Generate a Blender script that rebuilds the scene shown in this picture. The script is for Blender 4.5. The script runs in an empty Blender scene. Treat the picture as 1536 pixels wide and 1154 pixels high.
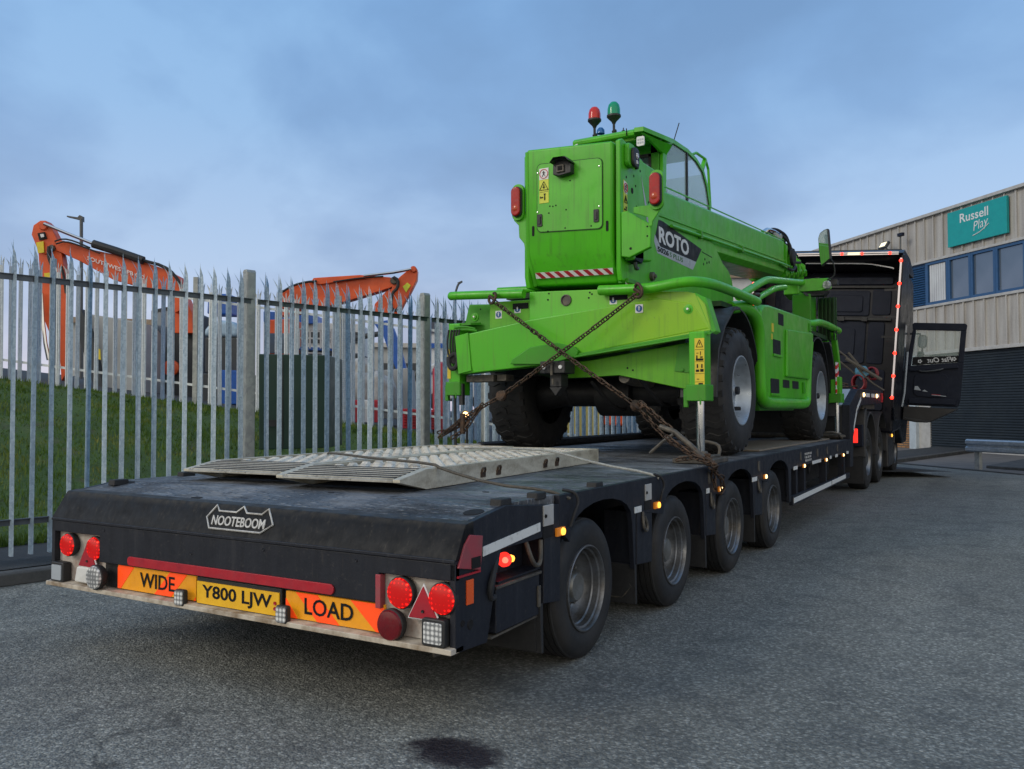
import bpy, bmesh, math, random
from mathutils import Vector, Matrix
random.seed(7)
R=math.radians; PI=math.pi
S=bpy.context.scene; COL=S.collection
S.view_settings.view_transform='Standard'; S.view_settings.look='None'; S.view_settings.exposure=0
try: S.cycles.max_bounces=6; S.cycles.transparent_max_bounces=8
except Exception: pass

# ------------------------------------------------------------ camera
CAM=Vector((3.28869598,-2.80049947,1.30592611)); YAW,PITCH,ROLL,FOC=R(30.52008845),R(1.70228012),R(-0.11431219),1266.0539
fw=Vector((-math.sin(YAW)*math.cos(PITCH),math.cos(YAW)*math.cos(PITCH),math.sin(PITCH)))
rt=Vector((math.cos(YAW),math.sin(YAW),0)); up=rt.cross(fw)
cr,sr=math.cos(ROLL),math.sin(ROLL)
rt,up=cr*rt+sr*up,-sr*rt+cr*up
cd=bpy.data.cameras.new('camera'); cam=bpy.data.objects.new('camera',cd); COL.objects.link(cam); S.camera=cam
M=Matrix((rt,up,-fw)).transposed().to_4x4(); M.translation=CAM; cam.matrix_world=M
cd.sensor_fit='HORIZONTAL'; cd.sensor_width=36; cd.lens=36*FOC/1536; cd.clip_end=2000; cd.clip_start=.05
def at(px,py,dep):   # point behind an image pixel, set at an assumed depth along the view
    return CAM+dep*(fw+rt*((px-768)/FOC)-up*((py-577)/FOC))

# ------------------------------------------------------------ materials
class N:
    def __init__(s,name):
        s.m=bpy.data.materials.new(name); s.m.use_nodes=True; s.t=s.m.node_tree; s.n=s.t.nodes
        s.b=s.n['Principled BSDF']; s.tc=s.n.new('ShaderNodeTexCoord')
    def l(s,a,b): s.t.links.new(a,b)
    def noise(s,scale,detail=4,rough=.55,src=None,stretch=None):
        n=s.n.new('ShaderNodeTexNoise'); n.inputs['Scale'].default_value=scale; n.inputs['Detail'].default_value=detail; n.inputs['Roughness'].default_value=rough
        if stretch:
            mp=s.n.new('ShaderNodeMapping'); mp.inputs['Scale'].default_value=stretch; s.l(src or s.tc.outputs['Object'],mp.inputs[0]); s.l(mp.outputs[0],n.inputs['Vector'])
        else: s.l(src or s.tc.outputs['Object'],n.inputs['Vector'])
        return n.outputs['Fac']
    def ramp(s,f,*st):
        r=s.n.new('ShaderNodeValToRGB'); e=r.color_ramp.elements
        while len(e)<len(st): e.new(.5)
        for q,(p,c) in zip(e,st):
            q.position=p; q.color=(*c,1) if hasattr(c,'__len__') else (c,c,c,1)
        s.l(f,r.inputs[0]); return r.outputs[0]
    def mix(s,f,a,b,mode='MIX'):
        m=s.n.new('ShaderNodeMix'); m.data_type='RGBA'; m.blend_type=mode
        for i,v in ((0,f),(6,a),(7,b)):
            if hasattr(v,'default_value') or hasattr(v,'is_linked'): s.l(v,m.inputs[i])
            elif i==0: m.inputs[0].default_value=v
            else: m.inputs[i].default_value=(*v,1)
        return m.outputs[2]
    def math(s,op,a,b=0):
        m=s.n.new('ShaderNodeMath'); m.operation=op
        for i,v in ((0,a),(1,b)):
            if hasattr(v,'is_linked'): s.l(v,m.inputs[i])
            else: m.inputs[i].default_value=v
        return m.outputs[0]
    def bump(s,f,st=.3,d=.01):
        b=s.n.new('ShaderNodeBump'); b.inputs['Strength'].default_value=st; b.inputs['Distance'].default_value=d
        s.l(f,b.inputs['Height']); s.l(b.outputs[0],s.b.inputs['Normal'])
    def set(s,**k):
        mp=dict(color='Base Color',rough='Roughness',metal='Metallic',coat='Coat Weight',em='Emission Color',es='Emission Strength',tr='Transmission Weight',alpha='Alpha',ior='IOR',spec='Specular IOR Level',cr='Coat Roughness')
        for a,v in k.items():
            i=s.b.inputs[mp[a]]
            if hasattr(v,'is_linked'): s.l(v,i)
            elif a in('color','em'): i.default_value=(*v,1)
            else: i.default_value=v
        return s
MAT={}
def pm(name,c,c2=None,rough=.5,metal=0,scale=6,lo=.4,hi=.7,bump=0,bd=.004,coat=0,stretch=None,rvar=.12,fine=0,spec=.5):
    """painted / weathered surface: two colours by noise, rough variation, light bump"""
    k=N(name); f=k.noise(scale,6,.62,stretch=stretch)
    c2=c2 or tuple(x*.72 for x in c)
    col=k.ramp(f,(lo,c),(hi,c2))
    if fine:
        f2=k.noise(scale*14,3,.6); col=k.mix(k.ramp(f2,(.35,0),(.75,fine)),col,tuple(min(1,x*2.2+.02) for x in c))
    rr=k.ramp(k.noise(scale*2.3,4),(.3,max(0,rough-rvar)),(.75,min(1,rough+rvar)))
    k.set(color=col,rough=rr,metal=metal,coat=coat,spec=spec)
    if bump: k.bump(k.noise(scale*9,4),bump,bd)
    MAT[name]=k.m; return k.m
def em(name,c,st,base=None):
    k=N(name); k.set(color=base or c,em=c,es=st,rough=.25); MAT[name]=k.m
    return k
# paints
def green_paint(name,c,c2,rough):
    k=N(name); f=k.noise(2.2,5,.6); col=k.ramp(f,(.35,c),(.72,c2))
    streak=k.noise(5,4,.6,stretch=(6,6,.35)); col=k.mix(k.ramp(streak,(.52,0),(.72,.5)),col,(.06,.19,.02)); col=k.mix(k.ramp(k.noise(1.3,6,.65),(.45,0),(.75,.35)),col,(.12,.30,.05))
    col=k.mix(k.ramp(k.noise(45,3,.7),(.66,0),(.74,.4)),col,(.09,.11,.05))
    k.set(color=col,rough=k.ramp(k.noise(7,5),(.3,rough-.08),(.75,rough+.16)),coat=.06,cr=.2,spec=.4)
    k.bump(k.math('ADD',k.noise(160,2),k.noise(3,3)),.10,.004); MAT[name]=k.m
green_paint('green',(.080,.49,.010),(.058,.40,.009),.36)
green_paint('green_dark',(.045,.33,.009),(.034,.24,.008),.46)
green_paint('green_warm_lit',(.14,.44,.010),(.08,.38,.010),.42)  # same paint made yellower: warm sunset reflection put into the colour
k=N('green_panel_lit'); ge=k.n.new('ShaderNodeNewGeometry'); sp=k.n.new('ShaderNodeSeparateXYZ'); k.l(ge.outputs['Position'],sp.inputs[0])
gx=k.n.new('ShaderNodeMapRange'); gx.inputs[1].default_value=-.5; gx.inputs[2].default_value=1.0; k.l(sp.outputs['X'],gx.inputs[0])
gp=k.tc.outputs['Object']; f=k.math('ADD',k.math('MULTIPLY',gx.outputs[0],.75),k.math('MULTIPLY',k.noise(2.5,5,.6),.5))
col=k.ramp(f,(.25,(.075,.46,.010)),(.60,(.12,.48,.010)),(.95,(.24,.50,.010)))  # yellow growing towards +x is painted reflection of the warm sky
col=k.mix(k.ramp(k.noise(5,4,.6,stretch=(7,7,.3)),(.54,0),(.72,.4)),col,(.10,.22,.03)); col=k.mix(k.ramp(k.noise(45,3,.7),(.64,0),(.72,.5)),col,(.10,.13,.05))
k.set(color=col,rough=k.ramp(k.noise(7,5),(.3,.30),(.75,.5)),coat=.2,cr=.15); MAT['green_panel_lit']=k.m
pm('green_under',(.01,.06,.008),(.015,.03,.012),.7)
pm('black_plastic',(.014,.015,.017),(.024,.026,.029),.55,scale=9,fine=.15)
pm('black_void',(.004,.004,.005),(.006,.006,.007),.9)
pm('black_rubber',(.013,.0135,.015),(.022,.023,.025),.72,scale=5,fine=.2,bump=.2)
pm('tyre',(.014,.0145,.016),(.034,.033,.031),.78,scale=3,fine=.25,bump=.25,lo=.45,hi=.75)
k=N('tyre_side'); f=k.noise(5,5); k.set(color=k.ramp(f,(.35,(.010,.011,.013)),(.75,(.030,.028,.026))),rough=k.ramp(k.noise(9),(.3,.55),(.7,.8)))
MAT['tyre_side']=k.m
# steel trailer body: dark, vertically streaked with dirt
k=N('trailer_steel'); f=k.noise(3,6,.65,stretch=(5,5,.5)); col=k.ramp(f,(.32,(.007,.009,.016)),(.6,(.013,.016,.025)),(.8,(.035,.036,.042)))
col=k.mix(k.ramp(k.noise(40,4,.7),(.6,0),(.78,.5)),col,(.08,.078,.075)); col=k.mix(k.ramp(k.noise(8,5,.7,stretch=(9,9,.6)),(.60,0),(.74,.5)),col,(.06,.052,.042))
k.set(color=col,spec=.35,rough=k.ramp(k.noise(12),(.3,.42),(.8,.72))); k.bump(k.noise(30,4),.25,.004); MAT['trailer_steel']=k.m
# the rear band: brown-black scuffed
k=N('band_steel'); f=k.noise(4,6,.7,stretch=(12,12,.3)); col=k.ramp(f,(.42,(.003,.004,.006)),(.58,(.008,.008,.009)),(.74,(.040,.036,.030)))
sp=k.n.new('ShaderNodeSeparateXYZ'); k.l(k.tc.outputs['Generated'],sp.inputs[0])
col=k.mix(k.math('MULTIPLY',k.ramp(sp.outputs['Z'],(.72,0),(.98,1)),k.ramp(k.noise(30,5),(.35,.1),(.6,.35))),col,(.14,.125,.10))
k.set(color=col,spec=.2,rough=k.ramp(k.noise(15),(.3,.42),(.8,.7))); k.bump(k.noise(40,5,stretch=(1,1,.3)),.1,.002); MAT['band_steel']=k.m
# deck: worn tear plate, wet patches, rust
k=N('deck_steel'); big=k.noise(1.3,6,.62); 
col=k.ramp(big,(.34,(.035,.037,.042)),(.5,(.10,.108,.12)),(.64,(.22,.23,.245)))
col=k.mix(k.ramp(k.noise(3.1,6,.7,stretch=(1.6,.5,1)),(.5,0),(.68,.85)),col,(.055,.057,.06))
col=k.mix(k.ramp(k.noise(1.7,6,.7),(.6,0),(.72,.55)),col,(.125,.10,.075))
col=k.mix(k.ramp(k.noise(60,4,.7),(.52,0),(.75,.6)),col,(.20,.21,.22))
col=k.mix(k.ramp(k.noise(5,6,.75),(.60,0),(.67,.9)),col,(.016,.017,.02))
v=k.n.new('ShaderNodeTexVoronoi'); v.inputs['Scale'].default_value=13; v.feature='F1'; mp=k.n.new('ShaderNodeMapping'); mp.inputs['Scale'].default_value=(1,2.2,1); mp.inputs['Rotation'].default_value=(0,0,.78)
k.l(k.tc.outputs['Object'],mp.inputs[0]); k.l(mp.outputs[0],v.inputs['Vector'])
lug=k.ramp(v.outputs['Distance'],(.12,1),(.34,0))
col=k.mix(k.math('MULTIPLY',lug,.6),col,(.30,.33,.37))
col=k.mix(k.ramp(k.noise(2.3,7,.75,stretch=(.45,1.6,1)),(.52,0),(.62,.7)),col,(.016,.018,.022)); col=k.mix(k.ramp(k.noise(9,6,.8,stretch=(.3,1.5,1)),(.56,0),(.64,.7)),col,(.27,.28,.29))
k.set(color=col,spec=.30,rough=k.ramp(k.noise(3.2,6,.7,stretch=(.6,1.3,1)),(.42,.85),(.54,.42)))
k.bump(k.math('ADD',lug,k.math('MULTIPLY',k.noise(14,5),1.5)),1.0,.012); MAT['deck_steel']=k.m
# galvanised
def galv(name,c,c2,rough,metal,sc):
    k=N(name); v=k.n.new('ShaderNodeTexVoronoi'); v.inputs['Scale'].default_value=sc; k.l(k.tc.outputs['Object'],v.inputs['Vector'])
    f=k.mix(.5,k.ramp(v.outputs['Color'],(.1,0),(.9,1)),k.ramp(k.noise(sc*.3,4),(.3,0),(.7,1)))
    k.set(color=k.ramp(f,(.1,c),(.85,c2)),rough=rough,metal=metal); MAT[name]=k.m
galv('galvanised',(.40,.52,.61),(.68,.79,.87),.45,.0,60)
galv('galv_post',(.26,.28,.28),(.40,.42,.41),.55,.25,30)
galv('galv_pale_far',(.58,.63,.66),(.78,.82,.84),.5,.0,30)
pm('rail_steel',(.075,.09,.11),(.13,.15,.17),.5,.3)
galv('barrier_galv',(.34,.40,.46),(.50,.56,.62),.4,.5,25)
# ramps
k=N('ramp_metal'); col=k.ramp(k.noise(4,6,.65),(.3,(.50,.50,.46)),(.55,(.34,.34,.31)),(.75,(.17,.16,.13)))
col=k.mix(k.ramp(k.noise(22,5,.75),(.58,0),(.68,.8)),col,(.07,.062,.05)); col=k.mix(k.ramp(k.noise(70,3),(.5,0),(.8,.5)),col,(.6,.6,.58))
k.set(color=col,rough=.5,metal=.25); k.bump(k.noise(60,4),.3,.003); MAT['ramp_metal']=k.m
pm('ramp_top',(.66,.65,.60),(.22,.21,.18),.6,.05,scale=5,lo=.48,hi=.68,fine=.3,bump=.3)
pm('ramp_side',(.50,.475,.39),(.27,.24,.18),.6,.1,scale=5,fine=.2,bump=.2,stretch=(1,1,3))
pm('rim_silver',(.21,.22,.235),(.09,.083,.072),.38,.75,scale=5,lo=.4,hi=.66,fine=.12,bump=.15)
pm('rim_dirty',(.25,.26,.26),(.10,.09,.07),.45,.6,scale=6,lo=.35,hi=.7,fine=.1)
pm('rim_blue',(.42,.48,.54),(.26,.29,.32),.36,.45,scale=5)
pm('chrome',(.62,.64,.66),(.55,.57,.58),.12,1,rvar=.03)
pm('rust_chain',(.040,.032,.027),(.13,.075,.045),.6,.5,scale=30,lo=.35,hi=.7,bump=.4)
pm('dirty_steel',(.07,.066,.06),(.16,.14,.11),.6,.3,scale=14,bump=.3)
pm('wood',(.26,.22,.17),(.15,.125,.10),.85,scale=10,stretch=(1,8,8),bump=.4)
pm('beige_lip',(.55,.50,.42),(.24,.18,.12),.7,scale=9,lo=.42,hi=.66,bump=.2)
pm('white_panel',(.50,.47,.43),(.25,.15,.11),.55,scale=9,lo=.45,hi=.75)
pm('white_paint',(.70,.71,.70),(.45,.45,.43),.5,scale=12,lo=.5,hi=.85)
pm('refl_white',(.72,.74,.73),(.42,.42,.4),.4,scale=22,lo=.55,hi=.75)
pm('yellow_sticker',(.75,.58,.02),(.62,.5,.05),.45)
pm('sticker_yg',(.62,.68,.03),(.55,.6,.05),.45)
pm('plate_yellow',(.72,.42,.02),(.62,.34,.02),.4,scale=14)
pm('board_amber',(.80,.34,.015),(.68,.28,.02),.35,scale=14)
pm('red_paint',(.42,.012,.025),(.30,.015,.03),.4,scale=8,fine=.1)
pm('red_dull',(.36,.05,.07),(.26,.07,.08),.55,scale=10)
pm('red_lens',(.40,.008,.010),(.30,.006,.008),.18,scale=20)
pm('dark_red_lens',(.16,.008,.014),(.11,.006,.01),.25,scale=20)
pm('amber_dim',(.45,.06,.015),(.4,.04,.01),.2); pm('orange_lens',(.85,.12,.02),(.75,.1,.02),.3)
pm('blue_lens',(.02,.14,.42),(.02,.12,.35),.15)
pm('red_beacon',(.62,.03,.02),(.5,.02,.015),.2); pm('green_beacon',(.0,.30,.16),(.0,.26,.13),.2)
pm('label_black',(.008,.009,.012),(.012,.013,.016),.5,spec=.2); pm('label_white',(.72,.74,.76),(.66,.68,.7),.35); pm('label_grey',(.40,.45,.50),(.36,.4,.45),.35)
pm('label_blue',(.01,.09,.30),(.01,.08,.28),.4); pm('label_red',(.60,.02,.03),(.5,.02,.03),.4); pm('label_dkgreen',(.05,.2,.05),None,.4)
pm('letter_silver',(.55,.55,.53),(.35,.34,.32),.5,scale=30)
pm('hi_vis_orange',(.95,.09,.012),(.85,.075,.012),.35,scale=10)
for n_,c_ in (('board_amber',(.9,.36,.01)),('hi_vis_orange',(1,.07,.008)),('plate_yellow',(.9,.50,.01))):      # boards and plate are no lamps: their glow is painted in by emission
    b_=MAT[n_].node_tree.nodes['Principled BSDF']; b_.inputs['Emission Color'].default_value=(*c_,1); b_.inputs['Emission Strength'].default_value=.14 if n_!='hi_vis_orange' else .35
pm('orange_machine',(.72,.095,.016),(.52,.06,.014),.45,scale=2,fine=.1)
pm('machine_blue',(.015,.10,.42),(.012,.08,.32),.4); pm('pale_blue',(.32,.46,.60),(.26,.38,.5),.4)
pm('cab_paint',(.006,.007,.012),(.009,.010,.017),.35,scale=2,spec=.3); pm('cab_plastic',(.008,.012,.025),(.013,.018,.034),.6,spec=.25)
pm('tank_black',(.016,.017,.020),(.028,.028,.030),.4,scale=4)
pm('mudguard',(.03,.031,.034),(.065,.062,.058),.6,scale=4,fine=.1)
pm('rope',(.34,.36,.34),(.22,.21,.19),.8,scale=60); pm('rope_dark',(.10,.09,.075),(.06,.055,.045),.85,scale=60)
pm('hose_red',(.20,.010,.02),None,.5); pm('hose_blue',(.10,.28,.40),None,.4)
pm('cladding',(.42,.41,.39),(.24,.225,.21),.62,scale=2.6,stretch=(2.2,2.2,.18),lo=.38,hi=.72,fine=.15)
pm('trim_grey',(.46,.46,.45),(.36,.36,.35),.5); pm('frame_blue',(.025,.09,.22),(.02,.075,.18),.4)
pm('shutter',(.018,.026,.036),(.028,.038,.048),.55,scale=1.2,spec=.3); pm('pillar_paint',(.46,.53,.58),(.38,.44,.49),.5)
pm('sign_teal',(.0,.33,.33),(.0,.29,.30),.4); pm('dark_green_box',(.012,.045,.032),(.018,.055,.04),.45,scale=3)
pm('grey_far',(.38,.40,.41),(.28,.295,.31),.7,scale=1); pm('white_far',(.62,.65,.67),(.48,.5,.53),.6,scale=1); pm('tan_far',(.30,.23,.17),None,.7)
pm('dark_far',(.035,.042,.05),(.06,.066,.07),.7,scale=1.5); pm('red_far',(.40,.02,.035),(.3,.02,.03),.5,scale=2); pm('yellow_far',(.42,.36,.10),(.3,.27,.12),.6)
pm('stone_bag',(.42,.42,.41),(.22,.21,.20),.9,scale=3,bump=.5,bd=.03); pm('lamp_grey',(.10,.11,.12),None,.5,.4)
pm('kerb_stone',(.055,.058,.06),(.10,.10,.098),.85,scale=5,fine=.2,bump=.3)
pm('concrete',(.12,.112,.108),(.17,.16,.15),.85,scale=2,fine=.15,bump=.2)
k=em('lamp_red',(1,.022,.008),1.25,(.28,.005,.005)); v=k.n.new('ShaderNodeTexVoronoi'); v.inputs['Scale'].default_value=50; v.inputs['Randomness'].default_value=.15; k.l(k.tc.outputs['Object'],v.inputs['Vector'])
k.set(es=k.ramp(v.outputs['Distance'],(.08,(2.4,2.4,2.4)),(.42,(.32,.32,.32)))); k.set(em=k.ramp(v.outputs['Distance'],(.0,(1,.13,.05)),(.22,(1,.006,.004))))
em('lamp_red_hot',(1,.05,.03),7); em('led_red',(1,.02,.01),6); em('lamp_red_soft',(1,.03,.02),1.6,(.5,.01,.01)); em('lamp_amber',(1,.42,.05),2.6); em('lamp_amber_case',(1,.30,.02),.18,(.55,.18,.02)); em('lamp_warm',(1,.66,.30),3.5)
em('led_strip_white',(1,.80,.74),.28,(.6,.6,.6)); em('flood_warm',(1,.85,.5),1.2,(.6,.6,.5)); em('tail_tractor',(1,.02,.01),3.2,(.5,.01,.01))
k=N('lamp_clear'); v=k.n.new('ShaderNodeTexVoronoi'); v.inputs['Scale'].default_value=48; v.inputs['Randomness'].default_value=.1; k.l(k.tc.outputs['Object'],v.inputs['Vector'])
k.set(color=k.ramp(v.outputs['Distance'],(.25,(.78,.80,.80)),(.55,(.20,.21,.22))),rough=.25); MAT['lamp_clear']=k.m
k=N('glass_cab'); k.set(color=(.55,.70,.72),rough=.03,tr=0,alpha=.38,spec=.8); MAT['glass_cab']=k.m
k=N('glass_door'); k.set(color=(.42,.55,.52),rough=.03,alpha=.30,spec=.8); MAT['glass_door']=k.m
k=N('glass_window'); f=k.noise(.6,3); k.set(color=k.ramp(f,(.3,(.10,.14,.19)),(.7,(.17,.21,.27))),rough=.06,spec=1.0,metal=.35); MAT['glass_window']=k.m
k=N('mirror'); k.set(color=(.75,.8,.8),rough=.03,metal=1); MAT['mirror']=k.m
# asphalt with aggregate, tyre-worn tone, cracks and an oil stain
k=N('asphalt'); obj=k.tc.outputs['Object']
ag=k.n.new('ShaderNodeTexVoronoi'); ag.inputs['Scale'].default_value=98; k.l(obj,ag.inputs['Vector'])
ag2=k.n.new('ShaderNodeTexVoronoi'); ag2.inputs['Scale'].default_value=42; k.l(obj,ag2.inputs['Vector'])
col=k.ramp(ag.outputs['Color'],(.12,(.160,.163,.150)),(.62,(.255,.260,.240)),(.95,(.43,.44,.41)))
col=k.mix(k.ramp(ag2.outputs['Distance'],(.30,0),(.62,.5)),col,(.055,.060,.058))
big=k.noise(.30,7,.62); col=k.mix(1,col,k.ramp(big,(.30,(.78,.79,.80)),(.68,(1.15,1.15,1.13))),'MULTIPLY')
tr=k.noise(.9,5,.6,stretch=(1.4,.12,1)); col=k.mix(1,col,k.ramp(tr,(.35,(.88,.88,.88)),(.65,(1.12,1.12,1.12))),'MULTIPLY')
col=k.mix(k.ramp(k.noise(3.5,5,.65),(.36,.35),(.5,0)),col,(.045,.05,.056))
cw_=k.noise(1.1,5,.6); cv=k.n.new('ShaderNodeTexVoronoi'); cv.feature='DISTANCE_TO_EDGE'; cv.inputs['Scale'].default_value=.16
mm=k.n.new('ShaderNodeVectorMath'); mm.operation='ADD'; sc_=k.n.new('ShaderNodeVectorMath'); sc_.operation='SCALE'; sc_.inputs['Scale'].default_value=2.2
nz=k.n.new('ShaderNodeTexNoise'); nz.inputs['Scale'].default_value=.9; nz.inputs['Detail'].default_value=6; k.l(obj,nz.inputs['Vector']); k.l(nz.outputs['Color'],sc_.inputs[0]); k.l(obj,mm.inputs[0]); k.l(sc_.outputs[0],mm.inputs[1]); k.l(mm.outputs[0],cv.inputs['Vector'])
crack=k.math('MULTIPLY',k.ramp(cv.outputs['Distance'],(.0005,1),(.0028,0)),k.ramp(k.noise(.3,2),(.5,0),(.6,.5)))
col=k.mix(crack,col,(.012,.013,.015))
# stain
vd=k.n.new('ShaderNodeVectorMath'); vd.operation='DISTANCE'; mp=k.n.new('ShaderNodeMapping'); mp.inputs['Scale'].default_value=(1,1.5,1); k.l(obj,mp.inputs[0]); k.l(mp.outputs[0],vd.inputs[0]); vd.inputs[1].default_value=(1.44,-.16,0)
sd=k.math('ADD',vd.outputs['Value'],k.math('MULTIPLY',k.math('SUBTRACT',k.noise(9,5,.7),.5),.32))
col=k.mix(k.ramp(sd,(.15,.93),(.235,0)),col,(.018,.012,.016))
rg=k.mix(k.ramp(sd,(.09,1),(.19,0)),k.ramp(k.noise(1.5,4),(.3,.70),(.7,.88)),(.42,.42,.42))
k.set(color=col,rough=rg,spec=.4); hh=k.math('ADD',k.math('MULTIPLY',ag.outputs['Distance'],-1),k.math('MULTIPLY',ag2.outputs['Distance'],-.8)); k.bump(hh,.75,.007); MAT['asphalt']=k.m
k=N('asphalt_path'); ag=k.n.new('ShaderNodeTexVoronoi'); ag.inputs['Scale'].default_value=110; k.l(k.tc.outputs['Object'],ag.inputs['Vector'])
k.set(color=k.mix(.5,k.ramp(ag.outputs['Color'],(.2,(.015,.018,.02)),(.9,(.06,.065,.07))),k.ramp(k.noise(2,5),(.3,(.02,.023,.026)),(.7,(.045,.048,.05)))),rough=.85); k.bump(ag.outputs['Distance'],.6,.004); MAT['asphalt_path']=k.m
k=N('turf'); col=k.ramp(k.noise(1.1,6,.65),(.3,(.028,.058,.008)),(.55,(.060,.115,.015)),(.75,(.11,.13,.03))); col=k.mix(k.ramp(k.noise(25,4,.7),(.4,0),(.7,.7)),col,(.02,.045,.008)); col=k.mix(k.ramp(k.noise(.9,6,.75),(.56,0),(.66,.75)),col,(.07,.058,.03)); k.set(color=col,rough=.9); k.bump(k.noise(35,5),.8,.03); MAT['turf']=k.m
k=N('grass_blade'); oi=k.n.new('ShaderNodeNewGeometry'); k.set(color=k.ramp(k.noise(1.6,4),(.3,(.036,.078,.007)),(.5,(.075,.140,.014)),(.7,(.16,.175,.04))),rough=.75,spec=.25); MAT['grass_blade']=k.m
k=N('brick'); bk=k.n.new('ShaderNodeTexBrick'); bk.inputs['Scale'].default_value=1; bk.inputs['Brick Width'].default_value=.225; bk.inputs['Row Height'].default_value=.075; bk.inputs['Mortar Size'].default_value=.016
bk.inputs['Color1'].default_value=(.40,.20,.075,1); bk.inputs['Color2'].default_value=(.28,.13,.05,1); bk.inputs['Mortar'].default_value=(.10,.085,.07,1)
uv=k.tc.outputs['UV']; k.l(uv,bk.inputs['Vector']); k.set(color=bk.outputs['Color'],rough=.85); k.bump(bk.outputs['Fac'],.5,.006); MAT['brick']=k.m

# ------------------------------------------------------------ mesh building
class MB:
    def __init__(s): s.bm=bmesh.new()
    def face(s,pts):
        v=[s.bm.verts.new(Vector(p)) for p in pts]; return s.bm.faces.new(v)
    def prism(s,pts,ax,a,b):
        """polygon (2d) extruded along axis ax between a and b; 'x': pts=(y,z) 'y': (x,z) 'z': (x,y)"""
        def P(p,t): return {'x':(t,p[0],p[1]),'y':(p[0],t,p[1]),'z':(p[0],p[1],t)}[ax]
        A=[s.bm.verts.new(P(p,a)) for p in pts]; B=[s.bm.verts.new(P(p,b)) for p in pts]; n=len(pts)
        s.bm.faces.new(A); s.bm.faces.new(B[::-1])
        for i in range(n): s.bm.faces.new((A[i],B[i],B[(i+1)%n],A[(i+1)%n]))
        return s
    def solid(s,P3,off):
        """3d polygon thickened by vector off"""
        off=Vector(off); A=[s.bm.verts.new(Vector(p)) for p in P3]; B=[s.bm.verts.new(Vector(p)+off) for p in P3]; n=len(A)
        s.bm.faces.new(A); s.bm.faces.new(B[::-1])
        for i in range(n): s.bm.faces.new((A[i],B[i],B[(i+1)%n],A[(i+1)%n]))
        return s
    def box(s,x0,x1,y0,y1,z0,z1,m=None):
        n0=len(s.bm.verts); s.prism([(x0,y0),(x1,y0),(x1,y1),(x0,y1)],'z',z0,z1)
        if m:
            s.bm.verts.ensure_lookup_table()
            for v in list(s.bm.verts)[n0:]: v.co=m@v.co
        return s
    def frame(s,a,b,w,t):
        """oriented bar from a to b, width w (horizontal) thickness t"""
        a,b=Vector(a),Vector(b); d=(b-a); L=d.length; d.normalize(); h=Vector((0,0,1)) if abs(d.z)<.95 else Vector((0,1,0))
        u=d.cross(h).normalized(); v=u.cross(d)
        q=[u*w/2+v*t/2,-u*w/2+v*t/2,-u*w/2-v*t/2,u*w/2-v*t/2]
        A=[s.bm.verts.new(a+k) for k in q]; B=[s.bm.verts.new(b+k) for k in q]
        s.bm.faces.new(A[::-1]); s.bm.faces.new(B)
        for i in range(4): s.bm.faces.new((A[i],A[(i+1)%4],B[(i+1)%4],B[i]))
        return s
    def tube(s,pts,r,seg=10,smooth=0,closed=False,rad=None):
        P=[Vector(p) for p in pts]
        for _ in range(smooth):
            Q=[] if closed else [P[0]]; n=len(P)
            for i in range(n if closed else n-1):
                a,b=P[i],P[(i+1)%n]; Q+= [a*.75+b*.25,a*.25+b*.75]
            if not closed: Q.append(P[-1])
            P=Q
        n=len(P); rings=[]; pu=None
        for i,p in enumerate(P):
            if closed: d=(P[(i+1)%n]-P[i-1])
            else: d=(P[min(i+1,n-1)]-P[max(i-1,0)])
            d.normalize()
            if pu is None:
                h=Vector((0,0,1)) if abs(d.z)<.9 else Vector((1,0,0)); pu=d.cross(h).normalized()
            u=(pu-d*pu.dot(d)).normalized(); v=d.cross(u); pu=u
            rr=rad[min(i,len(rad)-1)] if rad else r
            rings.append([s.bm.verts.new(p+(u*math.cos(t*2*PI/seg)+v*math.sin(t*2*PI/seg))*rr) for t in range(seg)])
        for i in range(n if closed else n-1):
            a,b=rings[i],rings[(i+1)%n]
            for t in range(seg): s.bm.faces.new((a[t],a[(t+1)%seg],b[(t+1)%seg],b[t]))
        if not closed: s.bm.faces.new(rings[0][::-1]); s.bm.faces.new(rings[-1])
        return s
    def lathe(s,prof,c,ax='x',seg=40,cap=False):
        """prof = (axial, radius) about axis through c"""
        c=Vector(c); A={'x':Vector((1,0,0)),'y':Vector((0,1,0)),'z':Vector((0,0,1))}[ax] if isinstance(ax,str) else Vector(ax).normalized()
        h=Vector((0,0,1)) if abs(A.z)<.9 else Vector((1,0,0)); u=A.cross(h).normalized(); v=A.cross(u)
        rings=[]
        for a,r in prof:
            if r<1e-5: rings.append([s.bm.verts.new(c+A*a)]*seg)
            else: rings.append([s.bm.verts.new(c+A*a+(u*math.cos(t*2*PI/seg)+v*math.sin(t*2*PI/seg))*r) for t in range(seg)])
        for a,b in zip(rings,rings[1:]):
            for t in range(seg):
                q=[]; 
                for w in (a[t],a[(t+1)%seg],b[(t+1)%seg],b[t]):
                    if w not in q: q.append(w)
                if len(q)>2:
                    try: s.bm.faces.new(q)
                    except ValueError: pass
        if cap:
            for r_ in (rings[0],rings[-1]):
                if len(set(r_))>2: s.bm.faces.new(r_)
        return s
def rrect(x0,x1,z0,z1,r,n=4):
    o=[]
    for cx,cz,a0 in ((x1-r,z1-r,0),(x0+r,z1-r,90),(x0+r,z0+r,180),(x1-r,z0+r,270)):
        for i in range(n+1):
            a=R(a0+90*i/n); o.append((cx+r*math.cos(a),cz+r*math.sin(a)))
    return o
ORG={}   # world origin of every object
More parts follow.
